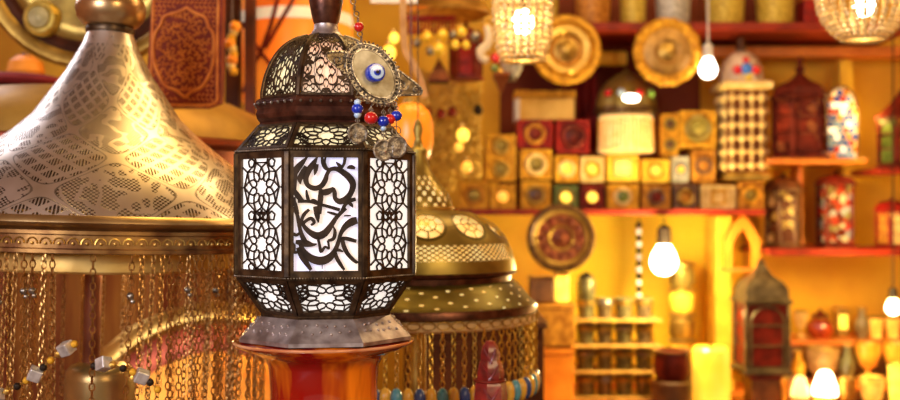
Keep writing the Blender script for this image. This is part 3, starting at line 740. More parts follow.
DROP_B = pm('pale blue drop', (.10, .42, .62), (.05, .28, .48), 0, .25, 20, 0, .5); DROP_Y = pm('yellow drop', (.92, .58, .08), (.75, .4, .04), 0, .25, 20, 0, .5); DROP_D = pm('deep blue drop', (.03, .10, .40), (.02, .06, .3), 0, .25, 20, 0, .5)
drops = [M().sphere((0, 0, 0), .0125, 10, 8, (1, 1, 1.9)).build('drop_bead', mt, cy0, loc=(0, 0, -53 * sb - .016)) for mt in (DROP_Y, DROP_B, DROP_D)]
NB = 44
for i in range(NB):
    a = -PI - .35 + (PI + .7) * (i + .5) / NB
    if i == 0: c = cy0
    else:
        c = cy0.copy(); COL.objects.link(c); c.parent = rb
        d = drops[0 if i % 2 else (1 if i % 4 == 0 else 2)].copy(); COL.objects.link(d); d.parent = c
    c.location = (117 * sb * math.cos(a), 117 * sb * math.sin(a), bz(318)); c.rotation_euler = (0, 0, random.uniform(0, PI))
for d in drops[1:]: bpy.data.objects.remove(d)

# ================================================================ the left background
DT = 2.50; st = DT / FX
ty = ring_plate('hanging_tray', 'large dark brass wall tray with raised boss at upper left', 90, -42, DT, 112, [
    ('rim', [(96, 2), (100, 6), (108, 7), (112, 4), (112, 0), (96, 0)], OLD_BRASS),
    ('groove', [(84, 3), (90, 0.5), (96, 2.5)], pm('tray dark groove', (.10, .03, .012), (.04, .012, .006), .6, .35, 20)),
    ('well', [(0, 3), (60, 2.5), (70, 6), (78, 5.5), (84, 3)], pm('tray well', (.46, .32, .07), (.20, .12, .025), .8, .32, 14))], 'tray')
bo = M().lathe([(r * st, h * st) for r, h in [(18, 2), (18, 10), (15, 15), (12, 16), (10, 13), (5, 12), (0, 14)]], 28, 0, 'y', (-45 * st, 0, -62 * st)).build('boss', pm('boss brass', (.80, .62, .16), (.5, .34, .05), .6, .35, 30), ty)
M().lathe([(r * st, h * st) for r, h in [(11, 13), (10, 17), (6, 19), (0, 20)]], 20, 0, 'y', (-45 * st, 0, -62 * st)).build('boss_stone', pm('boss stone', (.52, .46, .24), (.3, .25, .1), .1, .4, 40), bo)

DPN = 2.22; sp_ = DPN / FX
cpn = thing('hanging_carved_panel', 'red brown carved wooden panel with lobed medallion at upper left', 'panel', (X(186, DPN), DPN, Z(50, DPN)))
cpn.rotation_euler = (0, math.radians(1.5), 0)
Q = lambda px, py: ((px - 186) * sp_, -(py - 50) * sp_)
RELIEF = pm('carved relief', (.70, .24, .04), (.48, .12, .02), 0, .6, 30, .2); SLAB = pm('carved ground', (.26, .035, .01), (.14, .016, .006), 0, .65, 30, .2)
out_ = [(151, -20), (221, -20), (222, 90), (221, 102), (208, 107), (165, 108), (150, 104), (147, 90)]
M().prism([Q(*p) for p in out_][::-1], 0, .03).build('slab', SLAB, cpn, False)
m = M()
bpts = spline([(*Q(x, y), 0) for x, y in [(152, -18), (152, 60), (152, 100), (165, 104.5), (190, 105), (216, 102), (218, 85), (217, 40), (217, -18)]], 4)
m.tube([(x, -.001, z) for x, z, _ in bpts], .0035, 6); m.build('outer_moulding', RELIEF, cpn)
med = [(186, 8), (194, 13), (204, 17), (208, 26), (213, 34), (214, 48), (213, 64), (209, 76), (203, 86), (192, 92), (186, 97), (178, 91), (166, 86), (160, 76), (155, 64), (153, 48), (155, 34), (160, 26), (164, 17), (176, 13), (186, 8)]
mp_ = [(*Q(x, y), 0) for x, y in med]; mpl = spline(mp_, 4)[:-1]
m = M(); m.tube([(x, -.002, z) for x, z, _ in mpl], .0042, 6, True); m.build('medallion_border', RELIEF, cpn)
m = M(); rnd = random.Random(3)
for i in range(11):
    for j in range(17):
        x = 158 + i * 5.2 + rnd.uniform(-1.2, 1.2); y = 13 + j * 5.2 + rnd.uniform(-1.2, 1.2)
        if ((x - 184) / 27) ** 2 + ((y - 52) / 39) ** 2 > 1: continue
        a0 = rnd.uniform(0, 6.3); sg_ = rnd.choice((-1, 1)); R_ = rnd.uniform(1.7, 3.0)
        pts = [Q(x + R_ * (1 - .05 * k) * math.cos(a0 + sg_ * k * .5), y + R_ * (1 - .05 * k) * math.sin(a0 + sg_ * k * .5)) for k in range(9)]
        m.tube([(p[0], -.001, p[1]) for p in pts], .0019, 5)
for j in range(26):
    for i in range(15):
        x = 154.5 + i * 4.5; y = -16 + j * 4.6
        if ((x - 184) / 33) ** 2 + ((y - 52) / 47) ** 2 < 1.02 or y > 101 or x > 216: continue
        s_ = 1 if j % 2 else -1
        a_, b_ = Q(x - 1.6, y - s_ * 1.3), Q(x + 1.6, y + s_ * 1.3); m.tube([(a_[0], -.0008, a_[1]), (b_[0], -.0008, b_[1])], .0016, 4)
m.build('arabesque_relief', RELIEF, cpn)

DW = 2.65; sw = DW / FX
wd = thing('hanging_dome_lantern', 'wide shallow brass lantern dome seen behind the engraved cone', 'lantern', (X(88, DW), DW, Z(150, DW)))
wz = lambda py: (150 - py) * sw
M().lathe([(r * sw, wz(y)) for r, y in [(6, 91), (60, 93), (110, 98), (146, 106), (170, 117), (184, 130), (190, 146)]], 64).build('dome', pm('wide dome brass', (.46, .27, .05), (.26, .13, .022), .5, .5, 8), wd)
M().lathe([(r * sw, wz(y)) for r, y in [(189, 146), (192, 148), (192, 152), (184, 154), (176, 156), (174, 172), (176, 174), (176, 178), (166, 180)]], 64).build('red_rim', pm('wide dome red', (.34, .07, .02), (.18, .025, .01), .5, .4, 10), wd)
M().tube([(0, 0, wz(91)), (0, 0, 2.9 - Z(150, DW) - .004)], .006, 8).build('suspension_rod', DARK, wd)

def hung(name, label, cat, cx, cy, D, parts, n=24, group=None):
    return turned(name, label, cat, cx, cy, D, parts, group, None, n)
hung('hanging_cushion', 'dark red round cushion below the wall tray at far left', 'cushion', 16, 91, 2.70, [('cover', [(0, 0), (36, 0), (54, 2), (58, 6), (54, 10), (40, 14), (0, 16)], MAROON_CLOTH), ('button', [(0, 19), (5, 18), (6, 15)], ORANGE)])
hung('hanging_orange_lamp', 'small orange lamp between the tray and dark red cushion', 'lamp', 26, 72, 2.95, [('shade', [(0, -6), (14, -6), (18, 0), (16, 10), (8, 16), (0, 17)], ORANGE), ('cap', [(0, 20), (4, 19), (5, 16)], BROWN)])
# dark posts
for (x0, x1, lab, D, mt) in ((226, 241, 'dark brown wooden post right of the carved panel', 3.14, pm('post dark', (.09, .022, .009), (.03, .008, .005), 0, .6, 9, .1)), (245, 256, 'narrower maroon wooden post beside the orange fabric lamp', 3.05, pm('post maroon', (.16, .035, .014), (.05, .012, .008), 0, .6, 9, .1))):
    w = (x1 - x0) / 2 * D / FX
    t = thing('wooden_post', lab, 'post', (X((x0 + x1) / 2, D), D, 0), 'wooden posts behind the lantern')
    M().box(-w, w, -w, w, 0, 2.895).build('shaft', mt, t, False, .006)
    M().lathe([(w * 1.45, 0), (w * 1.45, .08), (w * 1.2, .1)], 4, PI / 4).build('foot', mt, t)
# orange bead strand between posts
t = thing('hanging_bead_strand', 'strand of orange and cream beads hanging beside the brown post', 'beads', (X(234, 2.9), 2.9, Z(28, 2.9)))
for i in range(9):
    M().sphere((random.uniform(-.008, .008), -.02, -i * .016), .013 if i % 3 else .017, 10, 7).build('bead', [ORANGE, CREAM, GOLD_CLAY][i % 3], t)
M().tube([(0, -.02, .02), (0, -.02, .6)], .002, 5).build('string', BROWN, t)
# orange fabric lamp with pale band and dark wire frame
DO = 3.3; so = DO / FX
ol = thing('hanging_fabric_lamp', 'large orange fabric lamp with pale band and dark wires above the lantern', 'lamp', (X(296, DO), DO, Z(112, DO)))
oz = lambda py: (112 - py) * so
OF = glow('lit orange fabric', (1.0, .34, .03), .5, (.9, .16, .012), scale=4); OF2 = glow('lit pale band', (.85, .72, .55), .55, (.7, .55, .35), scale=8)
M().lathe([(r * so, oz(y)) for r, y in [(30, 118), (52, 104), (58, 80), (58, 55), (56, 28)]], 40).build('lower_shade', OF, ol)
M().lathe([(r * so, oz(y)) for r, y in [(56, 28), (57, 23), (56, 17)]], 40).build('pale_band', OF2, ol)
M().lathe([(r * so, oz(y)) for r, y in [(56, 17), (55, 6), (50, -14), (30, -30)]], 40).build('upper_shade', OF, ol)
m = M()
fr = -60 * so
for pts in ([(289, -10), (288, 12), (281, 38), (272, 62)], [(304, 10), (292, 30), (276, 58)], [(255, 34), (263, 48), (272, 62)], [(256, 4), (300, 6)], [(272, 62), (262, 80), (256, 100)], [(272, 62), (290, 84), (300, 108)]):
    m.tube([((x - 296) * so, fr, oz(y)) for x, y in pts], .007, 6)
m.build('wire_frame', DARK_RED, ol)
M().tube([(0, 0, oz(-28)), (0, 0, 2.9 - Z(112, DO) - .004)], .005, 6).build('cord', DARK, ol)
# behind the chains: maroon cloth and a big leaning copper tray
cb = thing('cloth_bale', 'maroon and gold striped cloth hanging behind the chain fringe', 'cloth', (X(110, 3.2), 3.2, 0))
m = M(); N = 60; vs = []
for i in range(N + 1):
    x = -.95 + 1.7 * i / N
    for z in (.55, 1.22): vs.append((x, .03 * math.sin(i * 1.1), z))
m.add(vs, [(2*i, 2*i + 2, 2*i + 3, 2*i + 1) for i in range(N)]); m.build('folds', pm('maroon folds', (.42, .17, .03), (.16, .018, .01), 0, .7, 6, .1, 0, 0, (5, 1, .4)), cb)
M().tube([(-.97, 0, 1.225), (.77, 0, 1.225)], .012, 8).build('rail', OLD_BRASS, cb)
for x in (-.95, .73): M().tube([(x, .05, 0), (x, .05, 1.225)], .014, 8).build('leg', OLD_BRASS, cb)
t = thing('added_cabinet', 'added dark wooden cabinet behind the drop beads of the dome lantern', 'cabinet', (X(474, 3.0), 3.0, 0))  # cabinet added as dark backing for the gaps between the chains
M().box(-.21, .21, 0, .3, 0, 1.0).build('body', pm('cabinet wood', (.13, .04, .014), (.06, .017, .007), 0, .55, 9, .1), t, False, .004)
M().box(-.22, .22, -.012, .31, 1.0005, 1.02).build('top', BROWN, t, False, .003)
for x in (-.105, .105):
    dr = M().box(x - .095, x + .095, -.012, -.0005, .06, .96).build('door', pm('cabinet wood', (1, 1, 1)), t, False, .004)
    M().sphere((x * .2, -.02, .55), .011, 10, 7).build('knob', BRASS, dr)
DTB = 2.75

tb = thing('low_table', 'low brown wooden table under the leaning copper tray', 'table', (X(210, DTB), DTB, 0))
M().box(-.52, .52, -.16, .3, .12, .15).build('tabletop', BROWN, tb, False, .004)
for x in (-.48, .48):
    for y in (-.12, .26): M().box(x - .02, x + .02, y - .02, y + .02, 0, .12).build('leg', BROWN, tb, False)
tr = thing('copper_tray', 'big round copper tray with brass rim leaning behind chain fringe', 'tray', (X(200, DTB), DTB, .155))
tr.rotation_euler = (math.radians(-16), 0, 0)
R_ = .48
for pn, pr, mt in (('rim', [(.415, .004), (.43, .018), (.465, .02), (.48, .01), (.48, 0)], BRASS), ('inner_band', [(.33, .002), (.37, .01), (.415, .004)], pm('tray red copper', (.40, .07, .02), (.22, .03, .01), .6, .35, 14)), ('well', [(0, .006), (.2, .004), (.33, .002)], pm('tray orange copper', (.95, .42, .05), (.8, .25, .02), .4, .35, 10))):
    M().lathe(pr, 56, 0, 'y', (0, 0, R_)).build(pn, mt, tr)

# orange globe lamp and its strap behind the eye ornament
hung('hanging_globe_lamp', 'smooth orange globe lamp right of the evil eye beads', 'lamp', 411, 165, 2.55, [('globe', [(0, 0), (12, 1), (19, 8), (22.5, 22), (22, 42), (18, 54), (10, 61), (0, 63)], glow('lit orange globe', (1.0, .34, .02), .36, (.95, .26, .012), scale=5)), ('cap', [(9, 60), (8, 66), (3, 69), (0, 69)], OLD_BRASS), ('cord', [(1, 68), (1, 350)], BROWN)])
t = thing('hanging_strap', 'tan leather strap curling down above the orange globe lamp', 'strap', (X(405, 2.7), 2.7, Z(50, 2.7)))
m = M(); pts = spline([(404, -40), (403, 10), (405, 48), (412, 62), (420, 78), (425, 98)], 6)
m.ribbon([(x, y, 3.2) for x, y in pts], lambda x, y, w: ((x - 405) * .0027, -w, -(y - 50) * .0027), .003); m.build('band', pm('tan leather', (.62, .36, .14), (.42, .2, .06), 0, .5, 20, .2), t)
M().torus((.0027 * 20, -.001, -.0027 * 50), .01, .0025).build('end_ring', OLD_BRASS, t)
t = thing('hanging_sign', 'white paper sign hanging at the top edge above the ornament', 'sign', (X(394, 2.9), 2.9, Z(3, 2.9)))
M().box(-.068, .068, 0, .004, 0, .12).build('card', WHITE, t, False); M().tube([(0, .002, .12), (0, .002, .8)], .0015, 5).build('string', BROWN, t)

# ================================================================ upper middle: things hung close together
DM = 3.4; sm = DM / FX
hung('hanging_brass_shade', 'wide hanging brass lampshade above the red fringe and baubles', 'lamp', 446, 16, DM, [('shade', [(44, 0), (45, 3), (40, 10), (28, 20), (12, 27), (0, 29)], BRASS), ('lining', [(43, 1), (26, 16), (0, 24)], AMBER_CLAY), ('cap', [(8, 26), (6, 34), (0, 36)], OLD_BRASS)])
t = thing('hanging_fringe', 'red tasselled fringe hanging under the brass lampshade', 'fringe', (X(430, 3.3), 3.3, Z(18, 3.3)))
M().box(-.085, .085, -.006, .006, -.008, .008).build('band', RED, t, False, .003)
for i in range(15):
    x = -.08 + i * .0115; M().lathe([(.001, 0), (.004, -.008), (.003, -.012), (.0055, -.05), (0, -.052)], 8).build('tassel', RED if i % 4 else DARK_RED, t, loc=(x, 0, -.004))
bl = [(427, 37, 6, 'Y'), (442.5, 35, 6, 'Y'), (461.5, 32, 6, 'Y'), (439, 49, 6.8, 'Y'), (455, 44.5, 5, 'Y'), (466, 45, 4.6, 'Y'), (417, 43, 4.6, 'S'), (453, 35, 4.6, 'S'), (430, 51, 4.6, 'S'), (475, 37, 5.6, 'S')]
words_ = ['yellow bauble second from left in the upper row of baubles', 'yellow bauble in the middle of the upper bauble row', 'yellow bauble highest at right of the bauble row', 'largest yellow bauble in the lower bauble row', 'small yellow bauble below the upper silver bauble', 'smallest yellow bauble at right of the lower row', 'silver bauble at the left end of the cluster', 'silver bauble between two yellow ones in upper row', 'silver bauble beside the largest yellow bauble', 'bigger silver bauble at the right end of the cluster']
for (px, py, r, k), lb in zip(bl, words_):
    t = thing('hanging_bauble', lb, 'bauble', (X(px, 3.2), 3.2, Z(py, 3.2)), 'small baubles under the brass lampshade')
    q = r * 3.2 / FX
    M().sphere((0, 0, 0), q, 14, 10).build('ball', pm('yellow bauble', (.95, .66, .05), (.85, .5, .03), .1, .2, 30, 0, .5) if k == 'Y' else SILVER, t)
    M().lathe([(q * .3, q * .95), (q * .3, q * 1.25), (0, q * 1.3)], 10).build('cap', BRASS, t)
def house_lantern(name, label, cx, by, D, w, h, fmat, gmat, roof='ogee', n=6, zb=None, group=None, body=.52, base=.07, spire=.12, hang=False, dome=None):
    """Many-sided lantern with base, glazed body, roof and finial; sizes in pixels at its depth."""
    s = D / FX; W_ = w / 2 * s; H_ = h * s
    t = thing(name, label, 'lantern', (X(cx, D), D, Z(by, D) if zb is None else zb), group)
    c = math.cos(PI / n); ph = PI / n - PI / 2
    L = lambda nm, pr, mt, k=n: M().lathe([(r / (c if k == n else 1), z) for r, z in pr], k, ph if k == n else 0).build(nm, mt, t)
    b0, b1 = base * H_, (base + body) * H_
    L('base', [(0, 0), (W_, 0), (W_, b0 * .45), (W_ * .86, b0 * .7), (W_ * .86, b0)], fmat)
    m = M()
    for k in range(n):
        a = ph + 2 * PI * k / n; r = W_ * .86 / c
        m.tube([(r * math.cos(a), r * math.sin(a), b0), (r * math.cos(a), r * math.sin(a), b1)], W_ * .07, 5)
        a2 = ph + 2 * PI * (k + .5) / n; r2 = W_ * .87; tx = Vector((-math.sin(a2), math.cos(a2), 0)); ce = Vector((r2 * math.cos(a2), r2 * math.sin(a2), 0)); hwf = W_ * .86 * math.tan(PI / n)
        ar = [ce + tx * (hwf * .78 * math.cos(q)) + Vector((0, 0, b1 - (b1 - b0) * .28 + (b1 - b0) * .24 * math.sin(q))) for q in [PI * i / 8 for i in range(9)]]
        m.tube([ce + tx * hwf * .78 + Vector((0, 0, b0))] + ar + [ce - tx * hwf * .78 + Vector((0, 0, b0))], W_ * .045, 4)
        for f_ in (.33, .66): m.tube([ce - tx * hwf + Vector((0, 0, b0 + (b1 - b0) * f_)), ce + tx * hwf + Vector((0, 0, b0 + (b1 - b0) * f_))], W_ * .035, 4)
    m.build('body_frame', fmat, t)
    if isinstance(gmat, list):
        for k in range(n):
            a2 = ph + 2 * PI * (k + .5) / n
            M().box(-W_ * .82 * math.tan(PI / n), W_ * .82 * math.tan(PI / n), -.003, .003, b0, b1).build('pane', gmat[k % len(gmat)], t, False, 0, (W_ * .80 * math.cos(a2), W_ * .80 * math.sin(a2), 0)).rotation_euler = (0, 0, a2 + PI / 2)
    else: L('glass', [(W_ * .8, b0), (W_ * .8, b1)], gmat)
    top = H_ * (1 - spire); hh = top - b1
    if roof == 'ogee': pr = [(W_ * .98, b1), (W_ * 1.0, b1 + hh * .08), (W_ * .88, b1 + hh * .14), (W_ * .86, b1 + hh * .38), (W_ * .70, b1 + hh * .56), (W_ * .38, b1 + hh * .72), (W_ * .20, b1 + hh * .9), (W_ * .14, top)]
    elif roof == 'dome': pr = [(W_ * 1.0, b1), (W_ * 1.02, b1 + hh * .12), (W_ * .94, b1 + hh * .2), (W_ * .9, b1 + hh * .5), (W_ * .66, b1 + hh * .82), (W_ * .25, b1 + hh * .97), (W_ * .1, top)]
    else: pr = [(W_ * 1.0, b1), (W_ * 1.02, b1 + hh * .1), (W_ * .8, b1 + hh * .25), (W_ * .45, b1 + hh * .62), (W_ * .16, top)]
    L('roof', pr, dome or fmat)
    L('finial', [(W_ * .12, top), (W_ * .2, top + H_ * spire * .25), (W_ * .08, top + H_ * spire * .45), (W_ * .13, top + H_ * spire * .65), (0, H_)], fmat, 12)
    if hang: M().tube([(0, 0, H_), (0, 0, 2.895 - t.location.z)], .003, 6).build('cord', DARK, t)
    return t
house_lantern('hanging_lantern', 'small dark red lantern hanging right of the yellow baubles', 466, 80, 3.35, 32, 60, DARK_RED, [DARK_RED, RED], 'dome', 6)
hung('hanging_pyramid_shade', 'dark brown pyramid shade below the baubles', 'lampshade', 439, 82, 3.25, [('shade', [(15, 0), (15, 2), (3, 20), (0, 21)], pm('brown pyramid', (.20, .05, .012), (.09, .02, .006), .2, .4, 20), 4), ('knob', [(0, 25), (2.5, 23), (1, 20)], OLD_BRASS)])
hung('hanging_pendant', 'brown pointed pendant below the small silver cup', 'pendant', 501, 96, 3.3, [('drop', [(0, 0), (4, 8), (12, 20), (11, 23), (0, 24)], pm('brown pendant', (.36, .11, .03), (.2, .05, .012), .2, .4, 20), 4), ('cap', [(4, 23), (2, 28), (0, 29)], BRASS)])
t = thing('hanging_hook', 'white curved hook left of the beaded crystal lamp', 'hook', (X(486, 3.2), 3.2, Z(25, 3.2)))
M().tube([((x - 486) * .0032, 0, -(y - 25) * .0032) for x, y in spline([(487, 26), (489, 36), (487, 45), (481, 50), (482, 58), (488, 60)], 5)], [.010 + .004 * math.sin(i * .12) for i in range(26)], 8).build('hook_arm', pm('ivory', (.80, .68, .50), (.66, .52, .33), 0, .4, 12), t)
M().torus((.003, 0, .012), .012, .003).build('hook_ring', BRASS, t)
for px, py, r, mt, lb in ((496, 58, 5.5, REDBEAD, 'red ball ornament below the white hook'), (495, 68, 4.5, GREEN, 'green ball ornament under the red ball')):
    t = thing('hanging_ball', lb, 'ornament', (X(px, 3.15), 3.15, Z(py, 3.15))); M().sphere((0, 0, 0), r * .00315, 14, 10).build('ball', mt, t); M().torus((0, 0, r * .00315), .004, .001).build('loop', BRASS, t)
hung('hanging_silver_cup', 'small silver cup hanging beneath the beaded crystal lamp', 'cup', 512, 78, 3.3, [('bowl', [(0, 0), (6, 1), (10, 8), (11, 16), (10, 16), (8, 8), (0, 4)], GREYG), ('foot', [(0, -3), (5, -3), (3, 0)], SILVER)])
# yellow lamp cluster beside the strap
for px, py, r, lb in ((394, 38, 5, 'upper glowing amber bulb left of the tan strap'), (389, 53, 7, 'larger glowing amber bulb behind the evil eye wing'), (463, 135, 6.5, 'glowing amber bulb in the bead curtain'), (459, 147, 4.5, 'small amber bulb just below the bulb in the bead curtain'), (467, 167, 5.5, 'orange bulb low in the bead curtain')):
    t = thing('hanging_bulb', lb, 'bulb', (X(px, 3.1), 3.1, Z(py, 3.1)), 'small amber bulbs'); q = r * .0031
    M().sphere((0, 0, 0), q, 14, 10, (1, 1, 1.15)).build('glass_bulb', LIT_AMBER if '147' in str(py) or py > 160 else LIT_YELLOW, t); M().lathe([(q * .5, q), (q * .5, q * 1.8), (0, q * 1.9)], 10).build('socket', BRASS, t)
# gold bead curtain behind them (uncountable)
m = M(); rnd = random.Random(5)
for i in range(24):
    px = 420 + i * 2.6
    z = Z(72 + rnd.uniform(-3, 3), 3.62)
    while z > Z(190 if px < 456 else 177, 3.62):
        r = rnd.uniform(.0065, .0105); m.sphere((X(px, 3.62) + rnd.uniform(-.003, .003), 3.62 + rnd.uniform(-.02, .02), z), r, 6, 4); z -= 2 * r + rnd.uniform(0, .003)
tag(m.build('hanging_bead_curtain', pm('curtain gold', (.85, .58, .11), (.40, .22, .03), .5, .4, 9)), 'gold bead curtain hanging left of the tall gold candle box', 'curtain', None, 'stuff')
# a row of dark red droplets
for i, (px, py) in enumerate(((428, 112), (441, 114), (452, 112), (478, 110))):
    t = thing('hanging_droplet', ['dark red droplet at the left end of the droplet row', 'dark red droplet second from left in the droplet row', 'dark red droplet third from left in the droplet row', 'dark droplet alone at the right of the droplet row'][i], 'pendant', (X(px, 3.5), 3.5, Z(py, 3.5)), 'droplets on the bead curtain')
    M().lathe([(0, -.02), (.014, -.012), (.018, 0), (.010, .016), (0, .022)], 12).build('drop', DARK_RED if i < 3 else DARK, t); M().torus((0, 0, .024), .004, .001).build('loop', BRASS, t)

# ================================================================ shelves
SH = pm('red shelf wood', (.30, .025, .008), (.15, .011, .005), 0, .5, 10, .1); SHO = pm('orange shelf wood', (.80, .25, .03), (.55, .13, .015), 0, .45, 10, .1, .2)
board('top_shelf', 'long dark red shelf holding mosaic cups along the top', 536, 920, 22, 7, SH)
board('fascia_shelf', 'orange shelf board running below the top red shelf', 690, 920, 46, 9, SHO, 4.02, .14)
board('middle_shelf', 'dark red shelf under the stacked carved candle boxes', 452, 766, 209, 5, SH)
board('side_shelf', 'dark red shelf under the coloured glass window lantern', 770, 920, 249, 6, SH)
board('niche_shelf', 'short orange shelf under the red spire lantern', 770, 868, 158, 4, SHO)
board('corner_shelf', 'short dark red shelf at the far right edge', 879, 920, 168, 5, SH)
for x0, x1, y0, y1, mt, lb in ((815, 820, 163, 248, SHO, 'thin orange upright between the two lower niche lanterns'), (858, 872, 52, 157, YELLOW, 'yellow upright beside the stained glass panel'), (861, 870, 163, 248, YELLOW, 'yellow upright right of the coloured glass window lantern')):
    D = 3.84; t = thing('shelf_upright', lb, 'upright', (X((x0 + x1) / 2, D), D, Z(y1, 3.75) + .001)); w = (x1 - x0) / 2 * D / FX; h = Z(y0, D) - Z(y1, 3.75) - .004
    M().box(-w, w, .18, .28, 0, h).build('post', mt, t, False, .003); M().box(-w * 1.15, w * 1.15, .17, .1795, 0, .03).build('foot_block', mt, t, False)
# back counter with two display steps
bc = thing('back_counter', 'long orange wooden counter along the back wall', 'counter', (X(700, 3.8), 3.6, 0))
M().box(-.75, .95, 0, .58, .60, .64).build('worktop', SHO, bc, False, .004); M().box(-.72, .92, .03, .56, 0, .60).build('body', BROWN, bc, False)
CT = .64
def step(lb, x0, x1, py, DF, back, mt):
    t = thing('display_step', lb, 'riser', (X((x0 + x1) / 2, DF), DF, CT + .001)); w = (x1 - x0) / 2 * DF / FX; zt = Z(py, DF)
    M().box(-w, w, 0, back - DF, zt - CT - .02, zt - CT).build('tread', mt, t, False, .003); M().box(-w, w, .01, back - DF - .01, 0, zt - CT - .021).build('riser', BROWN, t, False)
    return zt
zs1 = step('upper display step behind the pots at lower right', 788, 920, 341, 3.92, 4.17, SHO)
zs2 = step('lower display step under the glowing bowls at lower right', 788, 920, 386, 3.70, 3.91, SHO)

# cups on the top shelf
ZT = Z(22, 3.75)
for cx, w, mt, lb in ((546, 26, YELG, 'yellow mosaic cup at the left end of the top shelf'), (593, 38, pm('amber mosaic', (.62, .27, .04), (.34, .11, .012), .15, .4, 60, .5), 'amber brown mosaic cup between two yellow cups on top shelf'), (633, 28, YELG, 'narrow yellow mosaic cup left of the pale grey cup'), (673, 37, GREYG, 'pale grey mosaic cup on the top shelf'), (725, 41, YELG, 'wide yellow mosaic cup right of the pale grey cup'), (775, 40, YELG, 'wide yellow mosaic cup right of another, near the red box')):
    D = 3.86; h = 42
    turned('mosaic_cup', lb, 'cup', cx, 22, D, [('bowl', [(0, 0), (w * .40, 0), (w * .43, 3), (w * .50, h), (w * .46, h), (w * .38, 5), (0, 4)], mt), ('rim', [(w * .5, h - 2), (w * .53, h), (w * .5, h + 2), (w * .46, h)], OLD_BRASS), ('foot', [(0, -.0), (w * .42, .2), (w * .43, 2.2), (w * .40, 3.2)], mt)], 'mosaic cups on the top shelf', ZT + .0005)
t = thing('lacquer_box', 'red orange box at the right of the top shelf', 'box', (X(812, 3.86), 3.86, ZT + .0005))
M().box(-.045, .045, -.04, .04, 0, .10).build('body', RED, t, False, .004); M().box(-.048, .048, -.043, .043, .1005, .12).build('lid', ORANGE, t, False, .004)

# carved candle boxes
def candle_box(x0, x1, y0, y1, body, ring, centre, label, rings=1, square=False, D=3.83, zb=None):
    s = D / FX; w = (x1 - x0) / 2 * s - .0015; h = (y1 - y0) * s - .002
    t = thing('candle_box', label, 'candle box', (X((x0 + x1) / 2, D), D + w, Z(y1, D) if zb is None else zb), 'carved candle boxes on the middle shelf')
    M().box(-w, w, -w + .008, w, 0, h).build('body', body, t, False, .004)
    m = M(); e = .16 * min(w, h / rings / 2) + .003
    m.box(-w, w, -w, -w + .008, 0, e); m.box(-w, w, -w, -w + .008, h - e, h); m.box(-w, -w + e, -w, -w + .008, e, h - e); m.box(w - e, w, -w, -w + .008, e, h - e)
    if rings == 2: m.box(-w + e, w - e, -w, -w + .008, h / 2 - e / 2, h / 2 + e / 2)
    m.build('front_frame', body, t, False, .002)
    for k in range(rings):
        zc = h * (k + .5) / rings; r = min(w, h / rings / 2) * .62
        if square:
            f = M(); f.box(-r, r, -w - .002, -w + .008, zc - r, zc - r * .7); f.box(-r, r, -w - .002, -w + .008, zc + r * .7, zc + r); f.box(-r, -r * .7, -w - .002, -w + .008, zc - r * .7, zc + r * .7); f.box(r * .7, r, -w - .002, -w + .008, zc - r * .7, zc + r * .7)
            o = f.build('opening_rim', ring, t, False); M().box(-r * .7, r * .7, -w + .003, -w + .009, zc - r * .7, zc + r * .7).build('glass', centre, o, False)
        else:
            o = M().torus((0, -w + .002, zc), r, r * .24, 'y', 24, 8).build('opening_rim', ring, t)
            M().lathe([(r * .95, .0), (r * .6, .004), (0, .006)], 20, 0, 'y', (0, -w + .008, zc)).build('glass', centre, o)
    return t
GC, AC = GOLD_CLAY, AMBER_CLAY
MB = Z(209, 3.75) + .0008
